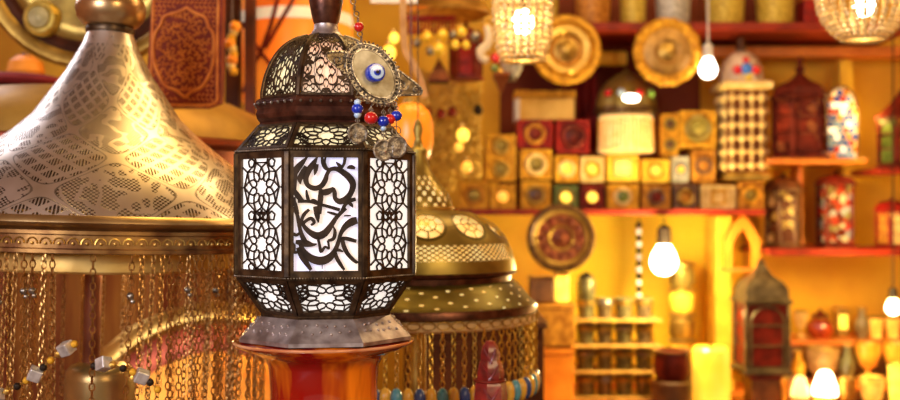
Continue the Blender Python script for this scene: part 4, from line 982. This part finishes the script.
bx = [
 (460, 488, 181, 208, GC, AC, OLIVE_BRASS, 'gold candle box at the left end of the middle shelf', 1, 0, 1),
 (490, 516, 183, 208, GC, GC, LIT_AMBER, 'gold candle box with bright centre under the tall box', 1, 0, 1),
 (486, 516, 134, 181, GC, OLD_BRASS, OLIVE_BRASS, 'tall gold candle box with two stacked ring openings', 2, 0, 0),
 (521, 551, 180, 208, GC, OLD_BRASS, BROWN, 'gold candle box with dark ring behind the patterned plate', 1, 0, 1),
 (520, 552, 149, 179, GC, CREAM, OLIVE_BRASS, 'gold candle box below the left red box', 1, 0, 0),
 (517, 553, 119, 148, RED, AC, DARK_RED, 'red candle box at left of the two red ones', 1, 0, 0),
 (556, 590, 119, 153, RED, DARK_RED, pm('dark red glass', (.14, .012, .006), (.06, .006, .004), 0, .4), 'red candle box with dark round opening, right of its pair', 1, 0, 0),
 (555, 579, 155, 182, GC, CREAM, LIT_AMBER, 'glowing amber candle box below the right red box', 1, 0, 0),
 (554, 578, 184, 208, GREEN, OLIVE_BRASS, LIT_YELLOW, 'green glass candle box with small yellow light', 1, 0, 1),
 (581, 604, 156, 182, CREAM, GC, LIT_AMBER, 'cream candle box above the dark red one', 1, 0, 0),
 (580, 605, 184, 208, DARK_RED, RED, LIT_YELLOW, 'dark red candle box with glowing opening', 1, 0, 1),
 (607, 639, 154, 181, YELLOW, CREAM, LIT_YELLOW, 'bright yellow candle box with square glowing window', 1, 1, 0),
 (607, 639, 183, 208, GC, CREAM, GREEN, 'gold candle box with green centre under the square window', 1, 0, 1),
 (642, 670, 159, 182, YELLOW, GC, LIT_AMBER, 'bright yellow candle box beside the square window box', 1, 0, 0),
 (642, 671, 184, 208, AC, BROWN, DARK_RED, 'amber candle box with dark round opening on the shelf', 1, 0, 1),
 (674, 698, 184, 208, BROWN, OLD_BRASS, AC, 'brown candle box on the shelf left of the cream one', 1, 0, 1),
 (673, 689, 156, 182, GREYG, SILVER, LIT_AMBER, 'slim grey candle box between yellow and amber boxes', 1, 0, 0),
 (662, 679, 113, 155, GC, OLIVE_BRASS, BROWN, 'gold candle box with two openings right of the fringed lampshade', 2, 0, 0),
 (692, 716, 149, 182, AC, BROWN, pm('amber glass', (.5, .2, .03), (.25, .08, .01), 0, .3), 'amber candle box with dark opening under the big one', 1, 0, 0),
 (680, 717, 110, 147, GC, OLIVE_BRASS, pm('green amber glass', (.55, .42, .10), (.25, .2, .04), 0, .25), 'biggest gold candle box, left of the pierced tower lantern', 1, 0, 0),
 (701, 736, 184, 208, CREAM, GC, CREAM, 'cream candle box with square frame on the shelf', 1, 1, 1),
 (738, 764, 180, 208, AC, GC, OLIVE_BRASS, 'amber candle box under the pierced tower lantern', 1, 0, 1)]
for b in bx: candle_box(*b[:8], b[8], bool(b[9]), 3.83, MB if b[10] else None)

# hung plates
ring_plate('hanging_plate', 'golden coiled plate behind the beaded crystal lamp', 566, 50, 3.70, 35, [('rim', [(27, 2), (29, 5), (33, 5), (35, 2), (35, 0)], GOLD_CLAY), ('coil', [(15, 2), (18, 6), (23, 6.5), (27, 2)], BRASS), ('dark_groove', [(12, 1), (13.5, 1.2), (15, 2)], AMBER_CLAY), ('centre', [(0, 6), (5, 5), (8, 2), (12, 1)], OLD_BRASS)], studs=(25, 30, 2.2, 5, GOLD_CLAY, 'rope_relief'))
ring_plate('hanging_plate', 'dull gold petalled plate left of the white bulb', 667, 52, 3.70, 34, [('rim', [(24, 2), (27, 4), (31, 4), (34, 1), (34, 0)], GOLD_CLAY), ('middle_ring', [(9, 2), (14, 5), (19, 4), (24, 2)], pm('dull gold', (.50, .28, .07), (.32, .16, .03), .5, .45, 30, .3)), ('centre', [(0, 5), (4, 4), (9, 2)], OLD_BRASS)], studs=(30, 14, 5.2, 1, GOLD_CLAY, 'petals'))
pl = ring_plate('hanging_plate', 'dark patterned plate with gold rings hung below the middle shelf', 561, 238, 3.66, 34, [('rim', [(28, 2.5), (30, 4), (33, 3.5), (34.5, 1), (34.5, 0)], pm('plate dark rim', (.20, .10, .03), (.07, .03, .012), .4, .4, 40)), ('gold_ring', [(24, 2), (26, 3.2), (28, 2.5)], OLD_BRASS), ('patterned_band', [(13, 1.2), (18, 2), (24, 2)], pm('plate red ground', (.42, .13, .04), (.15, .04, .015), .2, .4, 70)), ('inner_ring', [(10.5, 1.5), (12, 2.6), (13, 1.2)], OLD_BRASS), ('centre', [(0, 4), (4, 3), (7, 1.6), (10.5, 1.5)], pm('plate centre', (.30, .08, .03), (.14, .03, .012), .2, .4, 60))], studs=(19, 12, 2.8, 1.2, DARK_RED, 'floral_bosses'))

# small red cloth hanging and a lying cream box in the upper middle
t = thing('hanging_red_cloth', 'dark red cloth hanging right of the golden coiled plate', 'cloth', (X(578, 4.1), 4.1, Z(150, 4.1)))
m = M(); N = 20; vs = []
for i in range(N + 1):
    x = -.075 + .15 * i / N
    for z in (0, .40): vs.append((x, .012 * math.sin(i * 1.2), z))
m.add(vs, [(2*i, 2*i + 2, 2*i + 3, 2*i + 1) for i in range(N)]); m.build('drape', MAROON_CLOTH, t); M().tube([(-.085, 0, .402), (.085, 0, .402)], .006, 8).build('rod', OLD_BRASS, t)
t = thing('gift_box', 'cream and gold box lying on the left red candle box', 'box', (X(545, 3.9), 3.95, Z(118.5, 3.83)))
M().box(-.115, .115, -.06, .06, 0, .085).build('body', pm('gold paper', (.85, .55, .14), (.6, .32, .05), .3, .4, 8), t, False, .004); M().box(-.119, .119, -.064, .064, .0855, .115).build('lid', GOLD_CLAY, t, False, .004); M().box(-.1155, -.10, -.0655, .0655, .0, .083).build('ribbon', WHITE, t, False)
t = thing('fabric_roll', 'yellow rolled fabric above the jewelled dome lamp', 'fabric', (X(607, 4.0), 4.0, Z(66, 4.0)))
M().tube([(-.075, 0, .03), (.075, 0, .03)], .03, 16).build('roll', YELLOW, t); M().torus((.03, 0, .03), .031, .003, 'x').build('tie', GOLD_CLAY, t)
t['name_note'] = ''; del t['name_note']; t.name = 'hanging_fabric_roll'

# jewelled dome lamp with fringed shade
jl = turned('dome_lamp', 'jewelled olive dome lamp with cream pleated shade on the candle boxes', 'lamp', 626, 152.5, 3.89, [
    ('shade', [(26, 0), (28, 1), (27, 34), (25, 38), (24, 38), (26, 33), (26, 1), (26, 0)], glow('lit cream shade', (1.0, .72, .26), .75, (.95, .55, .14), scale=60)),
    ('band', [(25, 36), (31, 38), (32, 41), (31, 44), (27, 45)], pm('lamp dark band', (.16, .09, .03), (.06, .03, .012), .7, .35, 30)),
    ('dome', [(30, 44), (30, 50), (27, 60), (20, 70), (10, 77), (4, 80), (0, 84)], OLIVE_BRASS)])
m = M()
for k in range(44):
    a = 2 * PI * k / 44; m.tube([(27.6 * .00389 * math.cos(a), 27.6 * .00389 * math.sin(a), .006), (27.2 * .00389 * math.cos(a), 27.2 * .00389 * math.sin(a), .125)], .0022, 4)
m.build('fringe', GOLD_CLAY, jl)
for a, mt in ((-2.4, REDBEAD), (-.72, pm('green jewel', (.35, .6, .1), (.2, .45, .05), 0, .2, 20, 0, .5)), (-1.9, LBLUE), (-1.25, REDBEAD)):
    M().sphere((28 * .00389 * math.cos(a), 28 * .00389 * math.sin(a), 57 * .00389), .016, 12, 8).build('jewel', mt, jl)
M().torus((0, -.075, 71 * .00389), .012, .003, 'z').build('clasp', SILVER, jl); M().sphere((0, -29 * .00389, 51 * .00389), .018, 12, 8, (1.8, .5, .9)).build('highlight_blob', BULB_WHITE, jl)  # the bright highlight on the dome is put in as a glowing blob

# pierced tower lantern with coloured glass dome
zt_ = Z(180, 3.83) + .001
tw = turned('tower_lantern', 'tall pierced tower lantern with blue and red jewelled dome', 'lantern', 741, 178, 3.88, [
    ('base', [(0, 0), (31, 0), (31, 5), (28, 7)], OLD_BRASS, 4), ('body', [(27.5, 7), (27.5, 88)], pm('tower dark', (.22, .07, .02), (.10, .03, .012), .3, .5, 20), 4),
    ('cornice', [(27, 88), (34, 90), (35, 94), (31, 97)], CREAM, 4), ('dome', [(22, 97), (21, 110), (17, 120), (9, 127), (4, 129)], pm('dome ivory', (.75, .58, .42), (.5, .32, .2), .1, .4, 20), 8), ('finial', [(4, 128), (6, 133), (3, 136), (4, 140), (0, 144)], BROWN, 12)], None, zt_)
s9 = 3.9 / FX; m = M()
for i in range(4):
    x = (i - 1.5) * 9.6 * s9
    for j in range(6): m.sphere((x, -19.6 * s9, (14 + j * 13.2) * s9), 3.5 * s9, 8, 6)
    m.tube([(x, -19.4 * s9, 9 * s9), (x, -19.4 * s9, 86 * s9)], .9 * s9, 5)
for j in range(6): m.tube([(-18.5 * s9, -19.4 * s9, (14 + j * 13.2) * s9), (18.5 * s9, -19.4 * s9, (14 + j * 13.2) * s9)], .9 * s9, 5)
lp0 = m.build('lattice_panel', CREAM, tw)
for k in (1, 2, 3): cp(lp0, tw, k * PI / 2)
for dx_, dz_, r, mt in ((0, 108, 6, pm('blue jewel', (.05, .25, .75), (.03, .15, .6), 0, .2, 20, 0, .5)), (-9, 107, 4.6, REDBEAD), (9, 107, 4.6, REDBEAD), (2, 100, 4.2, pm('yellow jewel', (.9, .7, .1), (.8, .55, .05), 0, .2, 20, 0, .5)), (0, 117, 3.6, REDBEAD)):
    M().sphere((dx_ * s9, -21 * s9 * math.cos(PI / 8) + (.01 if dz_ > 110 else 0), dz_ * s9), r * s9, 12, 8, (1, .6, 1)).build('jewel', mt, tw)
ZN = Z(158, 3.75) + .001
house_lantern('spire_lantern', 'dark red spire lantern on the short orange shelf', 800, 157, 3.84, 53, 104, pm('lantern maroon', (.17, .022, .011), (.07, .008, .005), .2, .45, 20, .1), MOSAIC3, 'ogee', 6, ZN, body=.50, spire=.18)
# stained glass panel lit from behind
sg = thing('stained_glass_panel', 'arched stained glass panel of blue, red and white pieces', 'glass panel', (X(841, 3.97), 3.97, ZN))
s8 = 3.97 / FX
arch = [(-16.5 * s8, 0), (16.5 * s8, 0), (16.5 * s8, 48 * s8)] + [(16.5 * s8 * math.cos(a), (48 + 25 * math.sin(a)) * s8) for a in [PI * i / 14 for i in range(1, 14)]] + [(-16.5 * s8, 48 * s8)]
fm = M(); fm.tube([(x, 0, z + .004) for x, z in arch], .006, 6, True); fm.build('frame', BROWN, sg)
M().prism([(x * .97, z * .98 + .004) for x, z in arch], -.001, .004).build('clear_glass', glow('lit clear pane', (1.0, .80, .42), .65, (1.0, .65, .22)), sg, False)
rnd = random.Random(11); cols = [pm('stained blue', (.02, .10, .6), (.01, .05, .4), 0, .15, 20, 0, .5), REDBEAD, glow('stained white', (1, .92, .78), .85), pm('stained orange', (.9, .35, .05), (.8, .2, .02), 0, .2, 20, 0, .5), pm('stained light blue', (.25, .45, .8), (.15, .3, .7), 0, .15, 20, 0, .5)]
i = 0
for j in range(11):
    for k in range(5):
        x = -12 + k * 6 + (3 if j % 2 else 0) - 1.5; z = 4 + j * 6.3
        if abs(x) > 15 or (z > 50 and (x / 15) ** 2 + ((z - 48) / 23) ** 2 > .9): continue
        mt = cols[rnd.choice([0, 0, 1, 2, 2, 3, 4])] if 20 < z < 55 else cols[rnd.choice([0, 1, 1, 3, 4, 2])]
        M().lathe([(3.5 * s8, .001), (3.5 * s8, .004), (1.5 * s8, .006), (0, .0065)], 7, rnd.uniform(0, 3), 'y', (x * s8, 0, z * s8 + .004)).build('glass_piece', mt, sg, False); i += 1
ZS = Z(249, 3.75) + .001
house_lantern('window_lantern', 'dark lantern with coloured glass panes beside the yellow upright', 835, 248, 3.94, 31, 76, DARK_RED, MOSAIC, 'dome', 4, ZS, body=.74, spire=.05)
house_lantern('pierced_lantern', 'brown lattice lantern left of the thin orange upright', 783, 248, 3.95, 35, 74, BROWN, MOSAIC2, 'dome', 6, ZS, body=.68, spire=.06)
house_lantern('corner_lantern', 'dark red lantern with orange panes at the far right edge', 900, 167, 3.90, 44, 80, DARK_RED, [ORANGE, GREEN, AMBER_CLAY], 'cone', 6, Z(168, 3.75) + .001, body=.55, spire=.08)
house_lantern('small_lantern', 'red lantern with cream arch at the right end of lower shelf', 892, 248, 3.92, 32, 50, RED, [AMBER_CLAY, CREAM], 'dome', 6, ZS, body=.62, spire=.06)
t = thing('wooden_arch', 'small orange wooden pointed arch above the ogee topped bronze lantern', 'ornament', (X(742, 3.85), 3.85, Z(268, 3.85)))
ap = [(-20, 0), (-20, 30), (-10, 46), (0, 56), (10, 46), (20, 30), (20, 0), (13, 0), (13, 26), (6, 38), (0, 42), (-6, 38), (-13, 26), (-13, 0)]
M().prism([(x * .0033, z * .0036) for x, z in ap], -.02, .04).build('arch', ORANGE, t, False); M().box(-.075, .075, -.03, .05, -.012, -.0005).build('sill', SHO, t, False)
t.name = 'hanging_arch'
# yellow frame uprights and beaded string in the lit alcove
t = thing('hanging_crystal_string', 'black and white crystal string left of the bright bulb', 'beads', (X(639, 3.9), 3.9, Z(225, 3.9)))
for i in range(12): M().sphere((0, 0, -i * .025), .0115, 8, 6, (1, 1, 1.1)).build('crystal', WHITE if i % 2 else DARK, t)
M().tube([(0, 0, .03), (0, 0, -.29)], .002, 5).build('string', DARK, t)
t = thing('alcove_upright', 'bright yellow upright right of the tall gold stack', 'upright', (X(722, 4.0), 4.0, CT + .001))
M().box(-.03, .03, -.03, .15, 0, Z(216, 4.0) - CT).build('post', YELLOW, t, False, .004); M().box(-.036, .036, -.036, .155, 0, .05).build('foot_block', YELLOW, t, False)

# ================================================================ bulbs and crystal lamps
def bulb(label, cx, cy, D, r, mat, sc_=1.25, sock=DARK, ctop=None, name='hanging_bulb', light=None):
    s = D / FX; t = thing(name, label, 'bulb', (X(cx, D), D, Z(cy, D))); q = r * s
    M().lathe([(0, -q), (q * .5, -q * .87), (q * .87, -q * .5), (q, 0), (q * .9, q * .45), (q * .62, q * sc_ * .8), (q * .42, q * sc_ * 1.05)], 20).build('glass_bulb', mat, t)
    M().lathe([(q * .42, q * sc_), (q * .55, q * sc_ * 1.05), (q * .5, q * sc_ * 2.0), (q * .2, q * sc_ * 2.2), (0, q * sc_ * 2.2)], 14).build('socket', sock, t)
    top = ctop if ctop is not None else 2.895 - t.location.z
    M().tube([(0, 0, q * sc_ * 2.2), (0, 0, top)], .003, 6).build('cord', sock, t)
    return t
bulb('bright bare bulb on dark socket hanging in the yellow alcove', 664, 262, 3.70, 13.5, BULB, ctop=Z(218, 3.7) - Z(262, 3.7))
bulb('oval white bulb between the petalled plate and the tower lantern', 708, 70, 3.66, 9, BULB_WHITE, 1.35, WHITE)
bulb('small warm bulb low among the pots at lower right', 893, 308, 3.72, 7.5, BULB_SOFT)
def crystal_lamp(label, cx, D, prof, ns, nb, br, bulb_pos):
    s = D / FX; t = thing('hanging_crystal_lamp', label, 'lamp', (X(cx, D), D, Z(prof[-1][1], D)))
    y0 = prof[-1][1]; P = spline(prof, 12); L = [0]
    for i in range(1, len(P)): L.append(L[-1] + math.hypot(P[i][0] - P[i-1][0], P[i][1] - P[i-1][1]))
    pos = []
    for j in range(nb):
        d = L[-1] * j / (nb - 1); i = max(k for k in range(len(L)) if L[k] <= d + 1e-9); pos.append(P[i])
    m = M()
    for r, y in pos: m.sphere((r * s, 0, (y0 - y) * s), br * s, 7, 5)
    b0 = m.build('bead_string', AMBER_BEAD, t)
    for k in range(1, ns): cp(b0, t, 2 * PI * k / ns)
    for r, y in (prof[0], prof[-1]): M().torus((0, 0, (y0 - y) * s), r * s, .006, 'z', 32).build('brass_ring', BRASS, t)
    q = 10.5 * s; bx_, by_ = bulb_pos
    M().sphere((0, 0, (y0 - by_) * s), q, 14, 10, (1, 1, 1.2)).build('bulb', BULB, t)
    M().tube([(0, 0, (y0 - by_) * s + q), (0, 0, 2.895 - t.location.z)], .004, 6).build('cord', DARK, t)
    return t
crystal_lamp('cylindrical beaded crystal lamp glowing at top centre', 523, 2.5, [(29, -22), (29, 5), (27.5, 30), (25, 48), (21, 59)], 22, 14, 2.9, (522, 22))
crystal_lamp('bowl shaped beaded crystal lamp glowing at upper right corner', 864, 2.5, [(36, -40), (43, -20), (44, 0), (40, 15), (30, 30), (20, 38)], 26, 16, 3.0, (862, 4))

# ================================================================ alcove goods
RK = Z(320, 3.8)
CUPM = pm('dark cup', (.24, .17, .08), (.09, .055, .025), .45, .35, 45, .3); CUPM2 = pm('dark green cup', (.20, .17, .07), (.08, .06, .025), .35, .35, 45, .3)
rows = [(320, 'top'), (346, 'second'), (372, 'third'), (398, 'lowest')]
rk = thing('cup_rack', 'gold slatted rack holding four rows of dark cups', 'rack', (X(615, 3.82), 3.82, CT + .001))
for py, nm in rows:
    z = Z(py, 3.74) - CT - .001; M().box(-.165, .165, -.08, .1, z - .008, z).build('shelf_board', pm('rack gold', (.62, .36, .08), (.36, .17, .03), 0, .5, 20), rk, False, .002)
for x in (-.16, .16):
    M().box(x - .005, x + .005, .08, .1, 0, Z(320, 3.74) - CT).build('upright', GOLD_CLAY, rk, False)
pos_ = ['at the left end', 'second from left', 'second from right', 'at the right end']
for py, nm in rows:
    for i, px in enumerate((586, 604.5, 624, 644)):
        w = (19, 17, 19, 18)[i]
        turned('spice_cup', 'dark metal cup %s of the %s rack row' % (pos_[i], nm), 'cup', px, py, 3.81, [('bowl', [(0, 0), (w * .40, 0), (w * .38, 2), (w * .5, 20), (w * .42, 20), (w * .3, 4), (0, 4)], CUPM if i % 2 else CUPM2), ('band', [(w * .46, 13), (w * .52, 14), (w * .53, 17), (w * .49, 18)], SILVER if (i + py) % 3 == 0 else OLD_BRASS)], 'dark cups in the gold rack', Z(py, 3.74) + .0008, 18)
turned('spice_jar', 'dark jar stacked on the top left rack cup', 'jar', 586, 301.5, 3.81, [('body', [(0, 0), (8, 0), (9, 4), (9.5, 16), (7, 20)], CUPM2), ('lid', [(0, 26), (3, 25), (7.5, 21), (7.5, 19.5)], DARK)], None, Z(320, 3.74) + .0008 + 20.5 * .00381, 18)
# orange boxes at the left of the alcove
stk = [(552, 39, 345, 409, ORANGE, 'tall orange box at the bottom of the stack below the plate'), (551, 43, 302, 344, AMBER_CLAY, 'amber box in the middle of the stack below the plate'), (541, 24, 276, 301, BROWN, 'small brown box on the top left of the stack'), (562, 13, 272, 301, LIT_YELLOW, 'narrow glowing yellow glass on the top right of the stack')]
zb = CT + .001
for cx, w, y0, y1, mt, lb in stk:
    D = 3.80; hh = (y1 - y0) * D / FX; w2 = w / 2 * D / FX
    z_ = zb if y1 > 400 else Z(y1, D)
    if y1 > 400: hh = Z(y0, D) - zb
    t = thing('storage_box' if mt is not LIT_YELLOW else 'glowing_glass', lb, 'box' if mt is not LIT_YELLOW else 'candle glass', (X(cx, D), D, z_))
    M().box(-w2, w2, -w2, w2, 0, hh * .86).build('body', mt, t, False, .005); M().box(-w2 * 1.04, w2 * 1.04, -w2 * 1.04, w2 * 1.04, hh * .865, hh - .002).build('lid', mt if mt is not LIT_YELLOW else BRASS, t, False, .004)
# gold stack, dark pot, glowing candle
zb = CT + .001
st_parts = []
turned('stand', 'brown wooden block under the stacked gold jars', 'stand', 682, 409, 3.86, [('block', [(0, 0), (15, 0), (15, 30), (13, 31), (0, 31)], BROWN, 4), ('cap', [(13, 31), (16, 31.5), (16, 33), (0, 33)], BROWN, 4)], None, zb)
z_ = zb + 33 * .00386 + .001
for k, (lb, mt) in enumerate((('lowest gold jar of the stack beside the glowing candle', GOLD_CLAY), ('middle gold jar of the stack beside the glowing candle', OLD_BRASS), ('top gold jar of the stack under the bare bulb', GOLD_CLAY), ('gold jar above the middle one in the tall stack', OLIVE_BRASS))):
    pass
labs = ['lowest gold jar of the tall stack right of the rack', 'gold jar second from the bottom of the tall stack', 'gold jar second from the top of the tall stack', 'topmost gold jar of the tall stack right of the rack']
for k in range(4):
    turned('gold_jar', labs[k], 'jar', 682, 370, 3.86, [('body', [(0, 0), (10, 0), (12.5, 4), (12.5, 17), (10, 20), (0, 20)], [GOLD_CLAY, OLD_BRASS, YELLOW, OLIVE_BRASS][k]), ('lid', [(10, 20), (13, 21), (13, 23), (8, 25), (0, 25)], OLD_BRASS)], 'gold jars in the tall stack', z_ + k * 25.3 * .00386, 20)
turned('dark_pot', 'dark red round pot on brown stand left of the glowing candle', 'pot', 672, 409, 3.66, [('stand', [(0, 0), (20, 0), (20, 24), (17, 26)], BROWN), ('bowl', [(14, 26), (18, 32), (18, 46), (17, 54), (15, 54), (14, 40), (0, 36)], DARK_RED), ('rim', [(16, 53), (19, 54), (19, 56), (15, 56)], BROWN)], None, zb)
turned('candle', 'wide glowing yellow pillar candle in the alcove', 'candle', 711, 409, 3.70, [('wax', [(0, 0), (18, 0), (18.5, 3), (18.5, 54), (16, 57), (10, 55), (0, 54)], glow('lit wax', (1.0, .66, .06), 1.0, (1.0, .50, .03), scale=9)), ('wick', [(1, 54), (1, 60), (0, 60)], DARK)], None, zb)
lt_z = Z(378, 3.68)
turned('lantern_stand', 'dark wooden stand under the ogee topped lantern', 'stand', 762, 409, 3.72, [('body', [(0, 0), (20, 0), (20, 25), (0, 25)], BROWN, 4), ('top', [(20, 25), (23, 25.5), (23, 30), (0, 30)], DARK_RED, 4)], None, zb)
house_lantern('ogee_lantern', 'dark bronze ogee topped lantern with red glass in the alcove', 761, 378, 3.74, 48, 113, pm('lantern dark bronze', (.17, .12, .06), (.07, .045, .022), .6, .4, 30, .2), [pm('deep red pane', (.22, .018, .009), (.08, .008, .005), 0, .3, 22)], 'ogee', 4, zb + 30.3 * .00372, body=.54, spire=.05)

# ================================================================ pots and bowls at lower right
def pot(name, label, cat, cx, D, zb, w, h, mt, shape='bowl', rim=None, lid=None):
    P = {'bowl': [(0, 0), (.5, 0), (.45, .08), (.8, .35), (1, .92), (1, 1), (.9, 1), (.7, .4), (0, .25)], 'vase': [(0, 0), (.55, 0), (.6, .05), (1, .35), (.9, .58), (.5, .76), (.45, .88), (.62, 1), (.5, 1), (.35, .85), (0, .8)],
         'pot': [(0, 0), (.6, 0), (.92, .25), (1, .5), (.85, .78), (.6, .88), (.66, 1), (.55, 1), (.5, .88), (0, .8)], 'cup': [(0, 0), (.7, 0), (.72, .06), (1, 1), (.92, 1), (.66, .12), (0, .1)], 'goblet': [(0, 0), (.7, 0), (.6, .06), (.16, .12), (.16, .3), (.6, .42), (.95, .75), (1, 1), (.9, 1), (.6, .5), (0, .42)]}[shape]
    parts = [('body', [(r * w / 2, z * h) for r, z in P], mt)]
    tw_ = [r for r, z in P if z == 1][0] * w / 2
    parts.append(('rim', [(tw_ * .95, h - .8), (tw_ * 1.05, h), (tw_ * 1.0, h + 1.2), (tw_ * .9, h)], rim or OLD_BRASS))
    if lid: parts.append(('lid', [(tw_, h + .8), (tw_ * .8, h + 3), (tw_ * .2, h + 6), (tw_ * .25, h + 8), (0, h + 9)], lid))
    return turned(name, label, cat, cx, 400, D, parts, None, zb, 20)
z1, z2, z3 = zs1 + .001, zs2 + .001, CT + .001
D1, D2, D3 = 4.02, 3.80, 3.64
pot('glass_cup', 'small lit glass cup on upper step beside the ogee lantern', 'cup', 801, D1, z1, 13, 26, CREAM, 'goblet')
pot('round_pot', 'dark red lidded pot with orange sheen on upper step', 'pot', 820, D1, z1, 27, 20, pm('red orange pot', (.62, .10, .02), (.25, .02, .01), .1, .2, 20, 0, .8), 'pot', None, DARK_RED)
t = thing('lit_box', 'glowing gold box on the upper step under the orange wall', 'box', (X(846, D1), D1 + .06, z1)); M().box(-.022, .022, -.03, .03, 0, .10).build('body', OLD_BRASS, t, False, .003); M().box(-.018, .018, -.033, -.0305, .03, .09).build('glass', LIT_YELLOW, t, False); M().box(-.025, .025, -.033, .033, .1005, .115).build('lid', BRASS, t, False, .003)
pot('grey_vase', 'grey green vase in the middle of the upper step', 'vase', 862, D1 - .02, z1, 14, 30, pm('grey green glaze', (.34, .28, .14), (.2, .15, .06), .1, .3, 25, 0, .5), 'vase')
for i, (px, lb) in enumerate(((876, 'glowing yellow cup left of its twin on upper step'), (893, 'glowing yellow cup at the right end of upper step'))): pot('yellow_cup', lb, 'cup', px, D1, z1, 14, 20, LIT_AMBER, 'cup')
pot('cream_bowl', 'cream bowl on the lower step above the white lamp', 'bowl', 822, D2 + .03, z2, 34, 32, pm('cream glaze', (.55, .36, .13), (.3, .17, .05), 0, .4, 25), 'bowl')
pot('small_bowl', 'small gold bowl at the left end of the lower step', 'bowl', 798, D2, z2, 15, 30, GOLD_CLAY, 'vase')
pot('green_vase', 'dark green vase between cream bowl and gold goblets', 'vase', 847, D2, z2, 16, 36, pm('green glaze', (.20, .20, .08), (.1, .1, .035), .1, .3, 25, 0, .5), 'vase')
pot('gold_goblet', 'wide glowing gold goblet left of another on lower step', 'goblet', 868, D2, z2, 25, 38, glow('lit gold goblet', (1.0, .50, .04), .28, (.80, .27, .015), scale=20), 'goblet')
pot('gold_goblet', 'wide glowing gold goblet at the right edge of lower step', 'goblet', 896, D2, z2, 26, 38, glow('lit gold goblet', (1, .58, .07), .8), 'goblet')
def lamp(label, cx, D, zb, w, h, bm, gm):
    t = turned('table_lamp', label, 'lamp', cx, 400, D, [('base', [(0, 0), (w * .5, 0), (w * .52, h * .1), (w * .34, h * .26), (w * .30, h * .3)], bm), ('glass_shade', [(w * .5, h * .3), (w * .5, h * .5), (w * .3, h * .92), (w * .18, h), (0, h)], gm), ('collar', [(w * .3, h * .28), (w * .54, h * .3), (w * .52, h * .34)], BRASS)], None, zb, 20)
zfp = z3
lamp('white glowing lamp at the front of the pots at lower right', 825, D3, z3, 24, 36, LIT_YELLOW, BULB_SOFT)
lamp('small yellow glowing lamp left of the white lamp', 800, D3, z3, 18, 31, LIT_AMBER, glow('lit yellow shade', (1.0, .72, .25), 1.8))
pot('front_cup', 'orange cup right of the white glowing lamp', 'cup', 848, D3, z3, 16, 28, AMBER_CLAY, 'cup')
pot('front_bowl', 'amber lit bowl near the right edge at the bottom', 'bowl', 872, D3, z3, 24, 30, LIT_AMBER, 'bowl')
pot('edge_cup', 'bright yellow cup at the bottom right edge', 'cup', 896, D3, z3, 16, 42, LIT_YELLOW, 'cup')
pot('orange_cup', 'small orange cup beside the dark ogee lantern stand', 'cup', 786.5, D3 - .03, z3, 9, 30, ORANGE, 'cup')

# ================================================================ light
def light(kind, name, loc, energy, col, size=.1, rot=None, spread=None):
    d = bpy.data.lights.new(name, kind); d.energy = energy; d.color = col
    if kind == 'AREA': d.size = size
    else: d.shadow_soft_size = size
    o = bpy.data.objects.new(name, d); COL.objects.link(o); o.location = loc
    if rot: o.rotation_euler = rot
    return o
def aim(o, p): o.rotation_euler = (Vector(p) - o.location).to_track_quat('-Z', 'Y').to_euler()
WARM = (1.0, .74, .34); COOL = (.92, .90, 1.0)
a = light('AREA', 'street_light', (-1.6, -.9, 2.1), 70, COOL, 1.2); aim(a, (-.4, 1.9, 1.4))
a = light('AREA', 'warm_front_fill', (1.3, -.6, 2.4), 30, (1, .72, .38), .8); aim(a, (.2, 2.4, 1.3))  # unseen warm fill, added to gild the cone's right side
for nm, x, y, z, e in (('shelf_fill_middle', .35, 2.7, 2.7, 18), ('shelf_fill_right', 1.3, 2.7, 2.7, 24)): light('POINT', nm, (x, y, z), e, WARM, .15)  # unseen points added as overhead fill for the back shelves
a = light('AREA', 'cool_cone_fill', (-1.95, 3.1, 2.75), 19, (.90, .88, 1.0), 1.0); aim(a, (-.7, 1.95, 1.5))  # unseen cool fill added for the silver reflection on the cone's left
a = light('AREA', 'gold_cone_fill', (-.22, 2.35, 2.75), 15, (1, .64, .20), .7); aim(a, (-.6, 2.0, 1.5))  # unseen gold fill added above the cone to turn its right golden
light('POINT', 'alcove_lamp', (X(664, 3.7), 3.6, Z(262, 3.7)), 32, (1, .78, .32), .05)
light('POINT', 'niche_lamp', (X(872, 3.9), 3.9, Z(118, 3.9)), 2, (1, .66, .16), .04)
light('POINT', 'side_niche_lamp', (X(866, 3.6), 3.62, Z(215, 3.6)), 5, (1, .66, .16), .04)
light('POINT', 'step_lamp', (X(880, 3.6), 3.55, Z(300, 3.6)), 8, (1, .62, .18), .05)
light('POINT', 'cone_lamp', (X(130, DC), DC, Z(240, DC)), .8, (1, .78, .4), .03)
light('POINT', 'fringe_lamp', (X(175, 2.45), 2.45, Z(250, 2.45)), 4, (1, .66, .22), .04)
w = bpy.data.worlds.new('World'); S.world = w; w.use_nodes = True
w.node_tree.nodes['Background'].inputs[0].default_value = (1.0, .78, .55, 1); w.node_tree.nodes['Background'].inputs[1].default_value = .32

# ================================================================ camera
cd = bpy.data.cameras.new('camera'); cam = bpy.data.objects.new('camera', cd); COL.objects.link(cam)
cam.location = (0, 0, CAMZ); cam.rotation_euler = (PI / 2, 0, 0)
cd.sensor_width = 36; cd.lens = 40; cd.shift_y = (HY - 200) / 900
cd.dof.use_dof = True; cd.dof.focus_distance = 1.50; cd.dof.aperture_fstop = 2.7
S.camera = cam
S.view_settings.view_transform = 'Standard'; S.view_settings.look = 'None'; S.view_settings.exposure = 0; S.view_settings.gamma = 1; S.view_settings.use_curve_mapping = False
